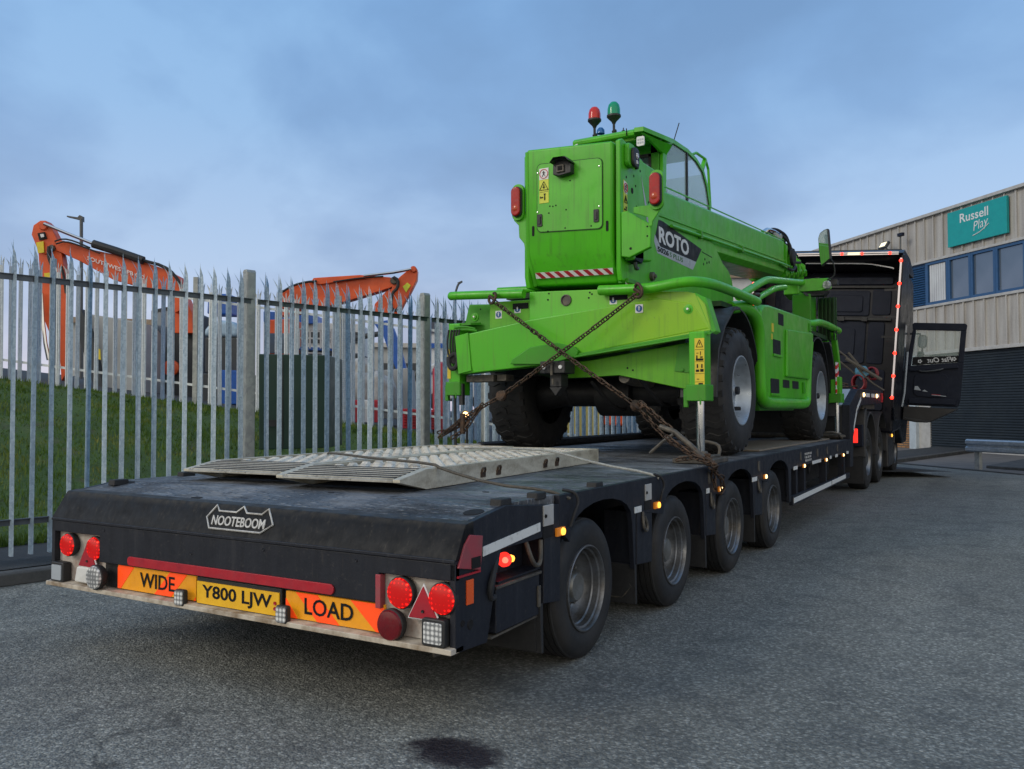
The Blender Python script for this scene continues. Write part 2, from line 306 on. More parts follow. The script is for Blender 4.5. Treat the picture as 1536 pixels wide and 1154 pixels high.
def link(name,me,mat,parent,org,mats=None):
    o=bpy.data.objects.new(name,me); COL.objects.link(o)
    if mats:
        for m in mats: me.materials.append(MAT[m])
    else: me.materials.append(MAT[mat])
    o.parent=parent; po=ORG[parent.name] if parent else Vector((0,0,0))
    o.location=org-po; ORG[o.name]=org
    return o
def obj(name,mb,mat,parent=None,bevel=0,kind=None,label=None,ang=35,keep=False,xf=None,seg=2):
    bm=mb.bm
    if xf is not None: bm.transform(xf)
    bmesh.ops.recalc_face_normals(bm,faces=bm.faces)
    for f in bm.faces: f.smooth=True
    for e in bm.edges:
        if len(e.link_faces)==2:
            e.smooth = e.calc_face_angle(0)<R(ang)
        else: e.smooth=False
    me=bpy.data.meshes.new(name); 
    if keep: org=ORG[parent.name] if parent else Vector((0,0,0))
    else:
        xs=[v.co for v in bm.verts]; org=Vector([(min(c[i] for c in xs)+max(c[i] for c in xs))/2 for i in range(3)])
    bm.transform(Matrix.Translation(-org)); bm.to_mesh(me); bm.free()
    o=link(name,me,mat,parent,org)
    if bevel:
        b=o.modifiers.new('bevel','BEVEL'); b.width=bevel; b.segments=seg; b.limit_method='ANGLE'; b.angle_limit=R(32); b.harden_normals=True
    if kind: o['kind']=kind
    if label: o['label']=label
    return o
def thing(name,loc,label,cat,group=None):
    o=bpy.data.objects.new(name,None); COL.objects.link(o); o.location=loc; ORG[o.name]=Vector(loc); o.empty_display_size=.2
    o['label']=label; o['category']=cat
    if group: o['group']=group
    return o
def tag(o,label,cat,group=None):
    o['label']=label; o['category']=cat
    if group: o['group']=group
    return o
def dup(o,loc=None,parent=None,rot=None):
    """copy of an object with its children (two levels)"""
    c=o.copy(); COL.objects.link(c); c.parent=parent
    if loc is not None: c.location=loc
    if rot is not None: c.rotation_euler=rot
    po=ORG[parent.name] if parent else Vector((0,0,0)); ORG[c.name]=po+c.location
    for ch in list(o.children):
        d=ch.copy(); COL.objects.link(d); d.parent=c; ORG[d.name]=ORG[c.name]+d.location
        for g in list(ch.children):
            e=g.copy(); COL.objects.link(e); e.parent=d; ORG[e.name]=ORG[d.name]+e.location
    return c
def text(s,mat,parent,o,ux,uy,h=None,w=None,off=0,ext=.0015,name='lettering',shear=0,sp=1.0,label=None):
    """lettering; baseline origin o, unit directions ux, uy; height h and total width w in metres"""
    c=bpy.data.curves.new(name,'FONT'); c.body=s; c.size=1; c.offset=off; c.extrude=.01; c.space_character=sp; c.shear=shear; c.resolution_u=3
    t=bpy.data.objects.new(name,c); COL.objects.link(t); bpy.context.view_layer.update()
    me=bpy.data.meshes.new_from_object(t.evaluated_get(bpy.context.evaluated_depsgraph_get())); bpy.data.objects.remove(t); bpy.data.curves.remove(c)
    xs=[v.co.x for v in me.vertices]; ys=[v.co.y for v in me.vertices]; x0,x1,y0,y1=min(xs),max(xs),min(ys),max(ys)
    sy=h/(y1-y0); sx=w/(x1-x0) if w else sy
    ux,uy=Vector(ux).normalized(),Vector(uy).normalized(); n=ux.cross(uy).normalized(); o=Vector(o)
    for v in me.vertices:
        p=v.co.copy(); v.co=o+ux*((p.x-x0)*sx)+uy*((p.y-y0)*sy)+n*(p.z/.01*ext)
    xs=[v.co.copy() for v in me.vertices]; org=Vector([(min(q[i] for q in xs)+max(q[i] for q in xs))/2 for i in range(3)])
    for v in me.vertices: v.co-=org
    ob=link(name,me,mat,parent,org)
    if label: ob['label']=label
    return ob

# ------------------------------------------------------------ sky and sun
W=bpy.data.worlds.new('World'); S.world=W; W.use_nodes=True; wt=W.node_tree; wn=wt.nodes; wl=wt.links.new
bg=wn['Background']; SUN=Vector((-.50,-.74,.50)).normalized()
sky=wn.new('ShaderNodeTexSky'); sky.sky_type='NISHITA'; sky.sun_disc=False
sky.sun_elevation=math.asin(SUN.z); sky.sun_rotation=math.atan2(SUN.x,SUN.y); sky.air_density=1.2; sky.dust_density=1.5
tc=wn.new('ShaderNodeTexCoord'); sx=wn.new('ShaderNodeSeparateXYZ'); wl(tc.outputs['Generated'],sx.inputs[0])
def wm(op,a,b=0,c=None):
    m=wn.new('ShaderNodeMath'); m.operation=op
    for i,v in enumerate((a,b) if c is None else (a,b,c)):
        if hasattr(v,'is_linked'): wl(v,m.inputs[i])
        else: m.inputs[i].default_value=v
    return m.outputs[0]
def wr(f,*st):
    r=wn.new('ShaderNodeValToRGB'); e=r.color_ramp.elements
    while len(e)<len(st): e.new(.5)
    for q,(p,c) in zip(e,st): q.position=p; q.color=(*c,1) if hasattr(c,'__len__') else (c,c,c,1)
    wl(f,r.inputs[0]); return r.outputs[0]
def wmix(f,a,b,mode='MIX'):
    m=wn.new('ShaderNodeMix'); m.data_type='RGBA'; m.blend_type=mode
    for i,v in ((0,f),(6,a),(7,b)):
        if hasattr(v,'is_linked'): wl(v,m.inputs[i])
        elif i==0: m.inputs[0].default_value=v
        else: m.inputs[i].default_value=(*v,1)
    return m.outputs[2]
zz=wm('MAXIMUM',sx.outputs['Z'],0); den=wm('ADD',zz,.42)
cv=wn.new('ShaderNodeCombineXYZ'); wl(wm('DIVIDE',sx.outputs['X'],den),cv.inputs[0]); wl(wm('DIVIDE',sx.outputs['Y'],den),cv.inputs[1])
def wnoise(sc,det,ro,dist=0,off=(0,0,0)):
    mp=wn.new('ShaderNodeMapping'); mp.inputs['Location'].default_value=off; wl(cv.outputs[0],mp.inputs[0])
    n=wn.new('ShaderNodeTexNoise'); n.inputs['Scale'].default_value=sc; n.inputs['Detail'].default_value=det; n.inputs['Roughness'].default_value=ro; n.inputs['Distortion'].default_value=dist; wl(mp.outputs[0],n.inputs['Vector']); return n.outputs['Fac']
# overcast deck in units of final radiance x10 (background strength .1)
grad=wr(zz,(0.0,(4.3,4.2,5.1)),(.07,(3.5,3.95,5.3)),(.16,(2.6,3.65,5.4)),(.32,(1.8,3.2,5.3)),(.50,(1.45,3.0,5.3)))
cl1=wnoise(1.7,6,.5,.4,(3.1,1.7,0)); cl2=wnoise(4.6,5,.55,.2,(1.2,7.7,0))
cl=wm('ADD',wm('MULTIPLY',cl1,.80),wm('MULTIPLY',cl2,.20))
dark=wr(cl,(.38,(1.25,1.20,1.24)),(.49,(1.50,1.45,1.48)),(.60,(2.0,1.85,1.75)))
cloud=wmix(1,grad,dark,'MULTIPLY')
skc=wmix(.80,sky.outputs[0],cloud)
# paler, warmer break low in the sky on the sun's side (behind the camera)
dot=wn.new('ShaderNodeVectorMath'); dot.operation='DOT_PRODUCT'; wl(tc.outputs['Generated'],dot.inputs[0]); hs=Vector((SUN.x+.75,SUN.y,0)).normalized(); dot.inputs[1].default_value=(hs.x,hs.y,.12)
glow=wm('MULTIPLY',wr(dot.outputs['Value'],(.02,0),(.55,1)),wr(zz,(.0,1),(.95,.35)))
skc=wmix(glow,skc,(12.5,11.2,9.2))
wl(skc,bg.inputs['Color']); bg.inputs['Strength'].default_value=.1
sl=bpy.data.lights.new('sun','SUN'); sl.energy=.95; sl.angle=R(16); sl.color=(1,.93,.80); so=bpy.data.objects.new('sun',sl); COL.objects.link(so)
so.rotation_euler=SUN.to_track_quat('Z','Y').to_euler(); so.location=(0,0,30)

# ============================================================ SETTING
FA=R(12.4); FD=Vector((math.sin(FA),math.cos(FA),0)); FN=Vector((-math.cos(FA),math.sin(FA),0))   # fence direction, its far-side normal
F0=Vector((-3.617,1.032,.12))
def P1(s,d=0,z=0): return F0+FD*s+FN*d+Vector((0,0,z))
L2=Vector((-13.09,6.10,1.90)); D2=Vector((3.86,2.30,-.60))
def P2(t,z=0): 
    p=L2+D2*t; p.z=max(p.z,.12)+z; return p
m=MB(); m.face([(-500,-300,0),(500,-300,0),(500,900,0),(-500,900,0)]); obj('road',m,'asphalt',kind='structure',keep=True)
m=MB(); a,b=P1(-14,-.52),P1(40,-.52)
m.prism([(0,0),(.13,0),(.13,.085),(.115,.10),(.02,.10),(0,.085)],'x',0,54,)
X=Matrix((( FD.x,FN.x,0,a.x),(FD.y,FN.y,0,a.y),(0,0,1,0),(0,0,0,1)))   # local (along, across, up)
obj('kerb',m,'kerb_stone',kind='structure',xf=X,bevel=.008)
m=MB(); m.face([P1(-14,-.39,-.016),P1(40,-.39,-.016),P1(40,.75,.0),P1(-14,.75,.0)]); obj('pavement',m,'asphalt_path',kind='structure')
# grass bank between the two fences
m=MB(); NU,NV=64,26; G=[]
def bank(u,v):
    s=-9+u*22; p=P1(s,.70,.01); tt=-2.6+u*6.3; q=P2(tt)
    e=v*v*(3-2*v); r=p.lerp(q,v); r.z=p.z+(q.z-p.z)*(.35*v+.65*e)
    r.z+=.035*math.sin(r.x*2.1+r.y*1.3)*math.sin(r.x*.9-r.y*1.7)*min(1,v*6)*min(1,(1-v)*8); return r
for i in range(NU+1): G.append([m.bm.verts.new(bank(i/NU,j/NV)) for j in range(NV+1)])
for i in range(NU):
    for j in range(NV): m.bm.faces.new((G[i][j],G[i+1][j],G[i+1][j+1],G[i][j+1]))
obj('grass_bank',m,'turf',kind='structure')
m=MB()
for i in range(95000):
    u,v=random.uniform(.12,.86),random.random()**1.35*.98
    p=bank(u,v); cl_=.5+.5*math.sin(p.x*1.7+math.sin(p.y*2.3)*1.5)*math.sin(p.y*1.9+p.x*.6)
    if cl_<random.uniform(-.2,.42): continue
    h=random.uniform(.012,.050)*(1+.7*v)*(.45+1.1*cl_); w=random.uniform(.003,.007)*(1+1.2*v); a=random.uniform(0,PI); dx,dy=math.cos(a)*w,math.sin(a)*w
    le=Vector((random.uniform(-.03,.03),random.uniform(-.03,.03),0))
    q=[m.bm.verts.new(p+Vector((-dx,-dy,-.006))),m.bm.verts.new(p+Vector((dx,dy,-.006))),m.bm.verts.new(p+le+Vector((0,0,h)))]; m.bm.faces.new(q)
for i in range(9000):      # rank tufts along the fence foot
    s=-3+random.random()*15; c=math.sin(s*3.1)+math.sin(s*7.7+1)+math.sin(s*1.3)
    if c<random.uniform(-1,1.2): continue
    p=P1(s,.68+abs(random.gauss(0,.10)),.0); h=random.uniform(.05,.15); w=random.uniform(.003,.006); a=random.uniform(0,PI); dx,dy=math.cos(a)*w,math.sin(a)*w
    m.bm.faces.new([m.bm.verts.new(p+Vector((-dx,-dy,0))),m.bm.verts.new(p+Vector((dx,dy,0))),m.bm.verts.new(p+Vector((random.uniform(-.06,.06),random.uniform(-.06,.06),h)))])
bm=m.bm; me=bpy.data.meshes.new('grass'); bm.to_mesh(me); bm.free(); g=link('grass',me,'grass_blade',None,Vector((0,0,0))); g['kind']='stuff'; tag(g,'short green grass growing on the bank between the two steel fences','grass')
# yard behind the far fence
m=MB(); AW=Vector((-.55,.83,0)); G=[]
for i in range(0,13):
    t=-5+i*.75; p=P2(t); G.append([m.bm.verts.new(p+Vector((0,0,-.01))),m.bm.verts.new(p+AW*6+Vector((0,0,-.15))),m.bm.verts.new(p+AW*220+Vector((0,0,-.2-p.z+.8)))])
for i in range(12):
    for j in range(2): m.bm.faces.new((G[i][j],G[i+1][j],G[i+1][j+1],G[i][j+1]))
obj('yard_ground',m,'asphalt_path',kind='structure')

# ------------------------------------------------------------ palisade fences
def pale_mesh(name,H,w,mat,fold=.020):
    """W-section pale with a splayed triple spike, base at the origin, facing -y"""
    m=MB(); q=[(-w/2,.0),(-w*.26,-fold),(-w*.12,-fold),(0,-fold*.35),(w*.12,-fold),(w*.26,-fold),(w/2,0)]
    zt=H-.20; A=[m.bm.verts.new((x,y,0)) for x,y in q]; B=[m.bm.verts.new((x,y,zt)) for x,y in q]
    for i in range(6): m.bm.faces.new((A[i],A[i+1],B[i+1],B[i]))
    # middle spike
    c=[m.bm.verts.new((0,-fold*.9,H)),m.bm.verts.new((-w*.10,-fold*.9,H-.06)),m.bm.verts.new((w*.10,-fold*.9,H-.06))]; m.bm.faces.new((B[2],B[3],c[0],c[1])); m.bm.faces.new((B[3],B[4],c[2],c[0]))
    # outer spikes bend away left and right and outwards
    l=m.bm.verts.new((-w*.92,-.050,H-.045)); r=m.bm.verts.new((w*.92,-.050,H-.045)); lm=m.bm.verts.new((-w*.66,-.012,H-.13)); rm=m.bm.verts.new((w*.66,-.012,H-.13))
    l2=m.bm.verts.new((-w*.25,-.020,H-.13)); r2=m.bm.verts.new((w*.25,-.020,H-.13))
    m.bm.faces.new((B[0],B[1],l2,lm)); m.bm.faces.new((lm,l2,l)); m.bm.faces.new((B[6],rm,r2,B[5])); m.bm.faces.new((rm,r,r2))
    g=bmesh.ops.solidify(m.bm,geom=list(m.bm.faces),thickness=.003)
    bm=m.bm; bmesh.ops.recalc_face_normals(bm,faces=bm.faces); me=bpy.data.meshes.new(name); bm.to_mesh(me); bm.free(); me.materials.append(MAT[mat]); return me
def fence(root,P,n,pitch,ang,H,w,mat,postmat,s0,posts,rails,per=0,railmat='rail_steel',th=.05):
    me=pale_mesh('pale',H,w,mat)
    for i in range(n):
        s=s0+i*pitch
        if any(abs(s-q)<.07 for q in posts): continue
        p=P(s); o=bpy.data.objects.new('pale',me); COL.objects.link(o); o.parent=root; o.location=p-ORG[root.name]; o.rotation_euler=(random.uniform(-.004,.004),random.uniform(-.006,.006),ang+random.uniform(-.04,.04)); ORG[o.name]=p
    s1=s0+n*pitch
    for z in rails:
        cuts=[s0-.1]+sorted(q for q in posts if s0<q<s1)+[s1]
        for a,b in zip(cuts,cuts[1:]):
            m=MB(); pa,pb=P(a+.04),P(b-.04); off=Vector((math.sin(ang)*-.03,math.cos(ang)*.03,z)); m.frame(pa+off,pb+off,.012,th)
            o2=off+Vector((math.sin(ang)*-.02,math.cos(ang)*.02,th/2-.004)); m.frame(pa+o2,pb+o2,.045,.006)
            # bolt heads
            k=0; L=(pb-pa).length
            while k*pitch<L-.05:
                q=P(a+.10+k*pitch)+Vector((math.sin(ang)*.016,-math.cos(ang)*.016,z)); 
                if th>.045: m.box(q.x-.009,q.x+.009,q.y-.006,q.y+.006,q.z-.009,q.z+.009)
                k+=1
            obj('rail',m,railmat,root)
r=thing('palisade_fence',P1(0),'tall galvanised palisade fence with triple spiked pales along the kerb','fence')
posts=[2.09,4.40,6.71,9.02]
fence(r,lambda s:P1(s,0,.02),78,.1425,PI*0-FA,2.54+.02,.074,'galvanised','galv_post',-.58,posts,(.27,2.245))
for s in posts:
    m=MB(); p=P1(s,.045,-.05); c,sn=math.cos(-FA),math.sin(-FA)
    m.prism(rrect(-.046,.046,-.05,.05,.014),'z',0,2.60); m.prism([(-.046,-.05),(.046,-.05),(.046,.05),(-.046,.05)],'z',2.60,2.604)
    for v in m.bm.verts:
        if v.co.z>2.603: v.co.x*=.55; v.co.z=2.63
    obj('post',m,'galv_post',r,xf=Matrix.Translation(p)@Matrix.Rotation(-FA,4,'Z'),bevel=.003)
r=thing('palisade_fence',P2(0),'further palisade fence with thin pale rails at the top of the grass bank','fence')
l2=D2.length; A2=math.atan2(D2.y,D2.x)
fence(r,lambda s:P2(s/l2),78,.182,A2,2.36,.085,'galv_pale_far','galv_post',-3.2,[-1.9,.85,3.6,6.35,9.1],(.36,2.0),railmat='galv_pale_far',th=.045)
for s in (-1.9,.85,3.6,6.35,9.1):
    m=MB(); p=P2(s/l2); m.box(-.045,.045,0,.09,-.1,2.42); obj('post',m,'galv_post',r,xf=Matrix.Translation(p)@Matrix.Rotation(A2,4,'Z'),bevel=.006)

# ------------------------------------------------------------ industrial building
BA=R(43.7); BU=Vector((math.sin(BA),-math.cos(BA),0)); BN=Vector((-math.cos(BA),-math.sin(BA),0)); B0=Vector((1.076,27.112,0))
BX=Matrix(((BU.x,-BN.x,0,B0.x),(BU.y,-BN.y,0,B0.y),(0,0,1,0),(0,0,0,1)))     # (along, into the building, up)
bld=thing('industrial_building',B0,'grey clad industrial unit with a blue window band and dark roller shutter','building')
SL,SR=-6.1,16.0
def rib(s0,s1,z0,z1,pitch,name='cladding'):
    m=MB(); pts=[]; s=s0
    while s<s1-1e-6:
        e=min(s+pitch,s1); pts+=[(s,.0),(s+pitch*.86,.0)] ; 
        if e-s>pitch*.95: pts+=[(s+pitch*.87,-.05),(s+pitch*.99,-.05)]
        s=e
    pts+=[(s1,0),(s1,.12),(s0,.12)]
    m.prism(pts,'z',z0,z1); obj(name,m,'cladding',bld,xf=BX)
rib(SL,SR,3.12,4.52,.405); rib(SL,SR,6.05,7.42,.405)
m=MB(); m.box(SL,SR,.13,18,0,7.3); obj('wall',m,'grey_far',bld,xf=BX)
m=MB(); m.prism([(SL-.12,-.12),(SR,-.12),(SR,18),(SL-.12,18)],'z',7.42,7.52); obj('roof',m,'trim_grey',bld,xf=BX,bevel=.01)
for z0,z1,dy in ((4.52,4.60,-.07),(5.97,6.05,-.06),(3.02,3.12,-.07)):
    m=MB(); m.box(SL,SR,dy,.125,z0,z1); obj('trim',m,'trim_grey',bld,xf=BX,bevel=.008)
def louvre(s0,s1):
    m=MB(); m.box(s0,s1,.06,.12,4.60,5.97); z=4.66
    while z<5.92: m.prism([(.0,z),(.06,z+.055),(.06,z+.04),(.0,z-.01)],'x',s0+.04,s1-.04); z+=.075
    m.box(s0,s0+.04,-.01,.07,4.60,5.97); m.box(s1-.04,s1,-.01,.07,4.60,5.97); obj('louvre_panel',m,'frame_blue',bld,xf=BX)
louvre(SL,-2.1); louvre(-2.06,-.03); louvre(3.86,6.2)
WS=[-.03,.93,1.86,2.80,3.86]
for a,b in zip(WS,WS[1:]):
    m=MB(); w=.085
    m.box(a+.003,b-.003,-.02,.10,4.60,4.60+w); m.box(a+.003,b-.003,-.02,.10,5.97-w,5.97); m.box(a+.003,a+w,-.02,.10,4.60+w,5.97-w); m.box(b-w,b-.003,-.02,.10,4.60+w,5.97-w)
    f=obj('window',m,'frame_blue',bld,xf=BX)
    m=MB(); m.box(a+w,b-w,.04,.05,4.60+w,5.97-w); obj('pane',m,'glass_window',f,xf=BX)
    if a<0:
        m=MB(); s=a+.13
        while s<b-.2: m.box(s,s+.085,.022,.030,4.70,5.87); s+=.098
        obj('blind',m,'white_far',f,xf=BX)
for a in (6.3,7.3,8.3,9.3):
    m=MB(); m.box(a,a+.95,-.02,.1,4.6,5.97); obj('window',m,'glass_window',bld,xf=BX)
# ground floor: brick pier, painted pier, shutter
m=MB(); m.box(-6.1,-.82,-.02,.12,0,3.02); ob=obj('brick_pier',m,'brick',bld,xf=BX)
uvl=ob.data.uv_layers.new(name='UVMap')
for pl in ob.data.polygons:
    for li in pl.loop_indices:
        c=ob.data.vertices[ob.data.loops[li].vertex_index].co; uvl.data[li].uv=(c.x*BU.x+c.y*BU.y,c.z)
m=MB(); m.box(-.82,-.50,-.10,.12,0,3.02); obj('pillar',m,'pillar_paint',bld,xf=BX,bevel=.01)
m=MB(); m.box(-.497,.0,.02,.12,0,3.02); obj('pillar',m,'trim_grey',bld,xf=BX)
m=MB(); pts=[]; z=.06
while z<3.0: pts+=[(.07,z),(.045,z+.02),(.045,z+.05),(.07,z+.072)]; z+=.078
m.prism(pts+[(.12,3.02),(.12,.06)],'x',.0,SR); sh=obj('roller_shutter',m,'shutter',bld,xf=BX)
m=MB(); m.box(.0,SR,.01,.11,.0,.058); obj('bottom_bar',m,'trim_grey',sh,xf=BX)
m=MB(); m.box(-9,22,-3.2,-.02,-.02,.012,Matrix.Identity(4)); 
m2=MB(); m2.face([(SL-8,-.02,.006),(SR+6,-.02,.006),(SR+6,-5.42,.006),(SL-8,-5.42,.006)]); obj('concrete_apron',m2,'concrete',kind='structure',xf=BX); m.bm.free()
m=MB(); m.box(SL-8,SR+6,-5.55,-5.43,-.05,.022); obj('edging_kerb',m,'kerb_stone',kind='structure',xf=BX)
# sign
m=MB(); m.box(1.08,3.36,-.13,-.045,6.25,7.31); sg=obj('shop_sign',m,'sign_teal',None,xf=BX,bevel=.008); tag(sg,'teal rectangular shop sign with white lettering high on the grey cladding','sign')
def bp(s,z,d=-.135): return BX@Vector((s,d,z))
text('Russell','label_white',sg,bp(1.60,6.90),BU,(0,0,1),h=.27,w=1.10,off=.012)
text('Play','label_white',sg,bp(2.12,6.46),(BU*.98+Vector((0,0,.16))),(BU*.12+Vector((0,0,1))),h=.36,w=.55,off=-.005)
m=MB(); m.tube([bp(2.10,6.42),bp(2.4,6.48),bp(2.72,6.66)],.014,6,2); obj('underline',m,'label_white',sg)
# floodlight and camera on the wall
f=thing('floodlight',bp(-1.5,6.8,-.4),'small lit floodlight on a bracket high on the grey cladding','light')
m=MB(); m.box(-.19,.19,-.05,.05,-.13,.13); fx=BX@Matrix.Translation((-1.50,-.42,6.80))@Matrix.Rotation(R(-35),4,'X'); obj('housing',m,'lamp_grey',f,xf=fx,bevel=.01)
m=MB(); m.box(-.14,.14,-.057,-.051,-.09,.09); obj('lens',m,'flood_warm',f,xf=fx)
m=MB(); m.tube([(-1.50,-.40,6.78),(-1.35,-.36,6.60),(-1.2,.0,6.55)],.02,6); obj('bracket',m,'lamp_grey',f,xf=BX)
f=thing('security_camera',bp(-.9,6.6,-.4),'dark security camera on an upright arm beside the floodlight','camera')
m=MB(); m.tube([(-.95,.0,6.45),(-.85,-.35,6.42),(-.72,-.40,6.50),(-.70,-.40,6.98)],.022,6); m.tube([(-.95,-.3,6.42),(-1.15,-.34,6.44)],.05,6); obj('bracket',m,'lamp_grey',f,xf=BX)
m=MB(); m.box(-.80,-.58,-.46,-.34,6.95,7.06); obj('housing',m,'cab_plastic',f,xf=BX,bevel=.015)
m=MB(); m.lathe([(0,.075),(.05,.07),(.09,.04),(.10,0)],(-.95,-.36,6.5),(0,-.3,-1),12); obj('dome',m,'lamp_grey',f,xf=BX)

# crash barrier by the building
cb=thing('crash_barrier',(2.7,17.8,0),'low galvanised crash barrier on short posts in front of the roller shutter','barrier')
g0=at(1457,786.5*0+663,20.7); g0=Vector((2.55,17.9,.0)); gd=Vector((.80,-.60,0)).normalized(); gn=Vector((gd.y,-gd.x,0))
GX=Matrix(((gd.x,gn.x,0,g0.x),(gd.y,gn.y,0,g0.y),(0,0,1,0),(0,0,0,1)))
m=MB(); prof=[(.0,.38),(.05,.41),(.05,.47),(.0,.50),(.0,.53),(.05,.56),(.05,.62),(.0,.65),(-.02,.65),(.025,.615),(.025,.57),(-.025,.535),(-.025,.495),(.025,.46),(.025,.42),(-.02,.38)]
m.prism(prof,'x',-.1,6.5); obj('beam',m,'barrier_galv',cb,xf=GX)
for s in (.12,2.4,4.7):
    m=MB(); m.box(s-.06,s+.06,-.12,-.03,-.05,.44); obj('post',m,'galv_post',cb,xf=GX,bevel=.006)
m=MB(); m.prism([(2.82,18.35),(5.5,16.3),(9,15),(9,22),(3.6,21.7)],'z',0,.07); obj('verge',m,'kerb_stone',kind='structure',bevel=.02)

# ============================================================ YARD BEHIND THE FENCES
def card(pts,dep,th,mat,name,parent=None,bevel=0,**k):
    """solid whose outline is given in image pixels, set at assumed depth dep, th metres thick away from the road"""
    P=[at(px,py,dep) for px,py in pts]; m=MB(); m.solid(P,Vector((fw.x,fw.y,0)).normalized()*th); return obj(name,m,mat,parent,bevel=bevel,**k)
def ln(pts,dep,r,mat,name,parent,seg=8,smooth=1): m=MB(); m.tube([at(px,py,dep) for px,py in pts],r,seg,smooth); return obj(name,m,mat,parent)
def pin(px,py,dep,r,th,mat,name,parent):
    m=MB(); c=at(px,py,dep); A=Vector((fw.x,fw.y,0)).normalized(); m.lathe([(-.03,0),(-.03,r*.8),(0,r),(th,r),(th+.03,0)],c,A,20); return obj(name,m,mat,parent)
yu=Vector((rt.x,rt.y,0)).normalized()
def excavator(pre,dep,lab):
    return thing('excavator',at(*pre,dep),lab,'excavator')
e=excavator((240,600),26,'orange excavator on the left, arm raised, stick hanging down, white name on the boom')
card([(47,352),(50,338),(60,331),(68,331),(75,338),(84,356),(86,362),(77,378),(66,382),(56,374)],26,.34,'orange_machine','arm_head',e,.02)
card([(57,372),(80,366),(92,380),(97,410),(101,470),(100,560),(92,572),(88,520),(74,500),(66,480),(60,430)],26.05,.30,'orange_machine','stick',e,.02)
card([(80,360),(95,361),(140,375),(200,388),(245,403),(268,415),(275,440),(272,465),(262,470),(248,437),(200,428),(170,420),(120,392),(84,376)],26,.42,'orange_machine','boom',e,.02)
ln([(66,336),(100,350),(140,366)],25.9,.05,'chrome','cylinder_rod',e,8,0)
ln([(140,366),(175,377),(215,391)],25.9,.13,'black_plastic','boom_cylinder',e,10,0)
ln([(215,391),(245,399),(262,412),(272,430)],25.9,.05,'black_rubber','hydraulic_hose',e)
ln([(82,362),(95,358),(112,362),(135,372)],25.85,.025,'black_rubber','hydraulic_hose',e); ln([(84,366),(98,362),(118,368),(150,380)],25.85,.025,'black_rubber','hydraulic_hose',e)
ln([(74,370),(73,385),(78,398)],25.85,.06,'black_rubber','hydraulic_hose',e)
ln([(92,400),(96,415),(99,440)],25.85,.04,'black_rubber','hydraulic_hose',e)
ln([(62,440),(64,480),(68,515),(73,540)],25.9,.06,'chrome','bucket_link',e,8,0)
pin(65,339,25.98,.14,.38,'orange_machine','pivot_pin',e); pin(77,372,25.98,.1,.4,'dirty_steel','pivot_pin',e)
card([(56,350),(67,348),(70,358),(59,361)],25.96,.03,'label_black','decal',e); card([(60,351.5),(65,351),(66,355.5),(61.5,356.5)],25.92,.03,'label_white','decal',e)
card([(54,364),(65,362),(66,379),(57,380)],25.95,.03,'yellow_sticker','warning_sticker',e); card([(66,410),(76,409),(77,424),(68,424)],25.98,.03,'yellow_sticker','warning_sticker',e)
bd=(at(170,397,26)-at(130,383,26)); text('SOUTHWEST PB CO','label_white',e,at(131,390,25.93),bd.normalized(),Vector((.02,0,1)),h=.125,w=1.86,off=.01)
card([(226,465),(262,458),(290,470),(292,610),(226,610)],26.6,1.8,'dark_far','cab',e,.05); card([(232,470),(258,465),(258,520),(232,524)],26.55,.04,'glass_window','cab_window',e)
card([(262,470),(275,440),(288,470),(290,500),(262,500)],26.2,.5,'orange_machine','boom_foot',e,.02); pin(256,552,26.4,.25,.1,'orange_machine','turntable',e)
card([(205,600),(300,604),(300,622),(205,618)],26.2,2.0,'black_rubber','track',e,.1)
e=excavator((560,600),26,'orange excavator in the middle with its curved arm reaching right, faded paint')
card([(417,447),(421,438),(440,429),(470,421),(500,417),(545,413),(585,416),(597,420),(590,430),(570,437),(520,452),(498,458),(470,462),(440,463),(420,462)],26,.42,'orange_machine','boom',e,.02)
card([(417,447),(421,438),(470,424),(490,430),(450,470),(415,475)],26.3,.42,'orange_machine','boom_foot',e,.02)
card([(466,424),(470,417),(500,415),(540,412.5),(546,413),(547,417),(520,421),(480,427)],25.9,.18,'orange_machine','boom_cylinder',e,.02)
ln([(546,414),(590,409),(617,404)],25.85,.045,'chrome','cylinder_rod',e,8,0)
card([(617,401),(622,400),(626,406),(625,420),(615,440),(606,455),(600,468),(594,475),(588,474),(590,455),(586,440),(590,425),(600,415)],26,.34,'orange_machine','arm_head',e,.02)
card([(578,438),(592,430),(592,450),(584,475),(560,470),(562,456)],26.06,.3,'orange_machine','stick',e,.02)
ln([(590,416),(597,420),(597,432),(588,440),(586,460),(592,468),(600,460)],25.85,.05,'black_rubber','hydraulic_hose',e); ln([(420,440),(440,428),(460,423),(475,422)],25.85,.035,'black_rubber','hydraulic_hose',e); ln([(500,423),(540,417),(575,415)],25.88,.025,'black_rubber','hydraulic_hose',e)
pin(620,404,25.95,.1,.36,'orange_machine','pivot_pin',e); pin(591,421,25.95,.12,.36,'dirty_steel','pivot_pin',e)
card([(604,430),(611,424),(616,428),(609,439)],25.96,.03,'sticker_yg','warning_sticker',e)
card([(397,480),(440,478),(440,560),(397,560)],26.8,1.6,'orange_machine','body',e,.05); card([(402,500),(436,500),(436,530),(402,530)],26.75,.04,'glass_window','window',e)
card([(430,530),(540,530),(540,560),(430,560)],27,2,'dark_far','chassis',e,.08)
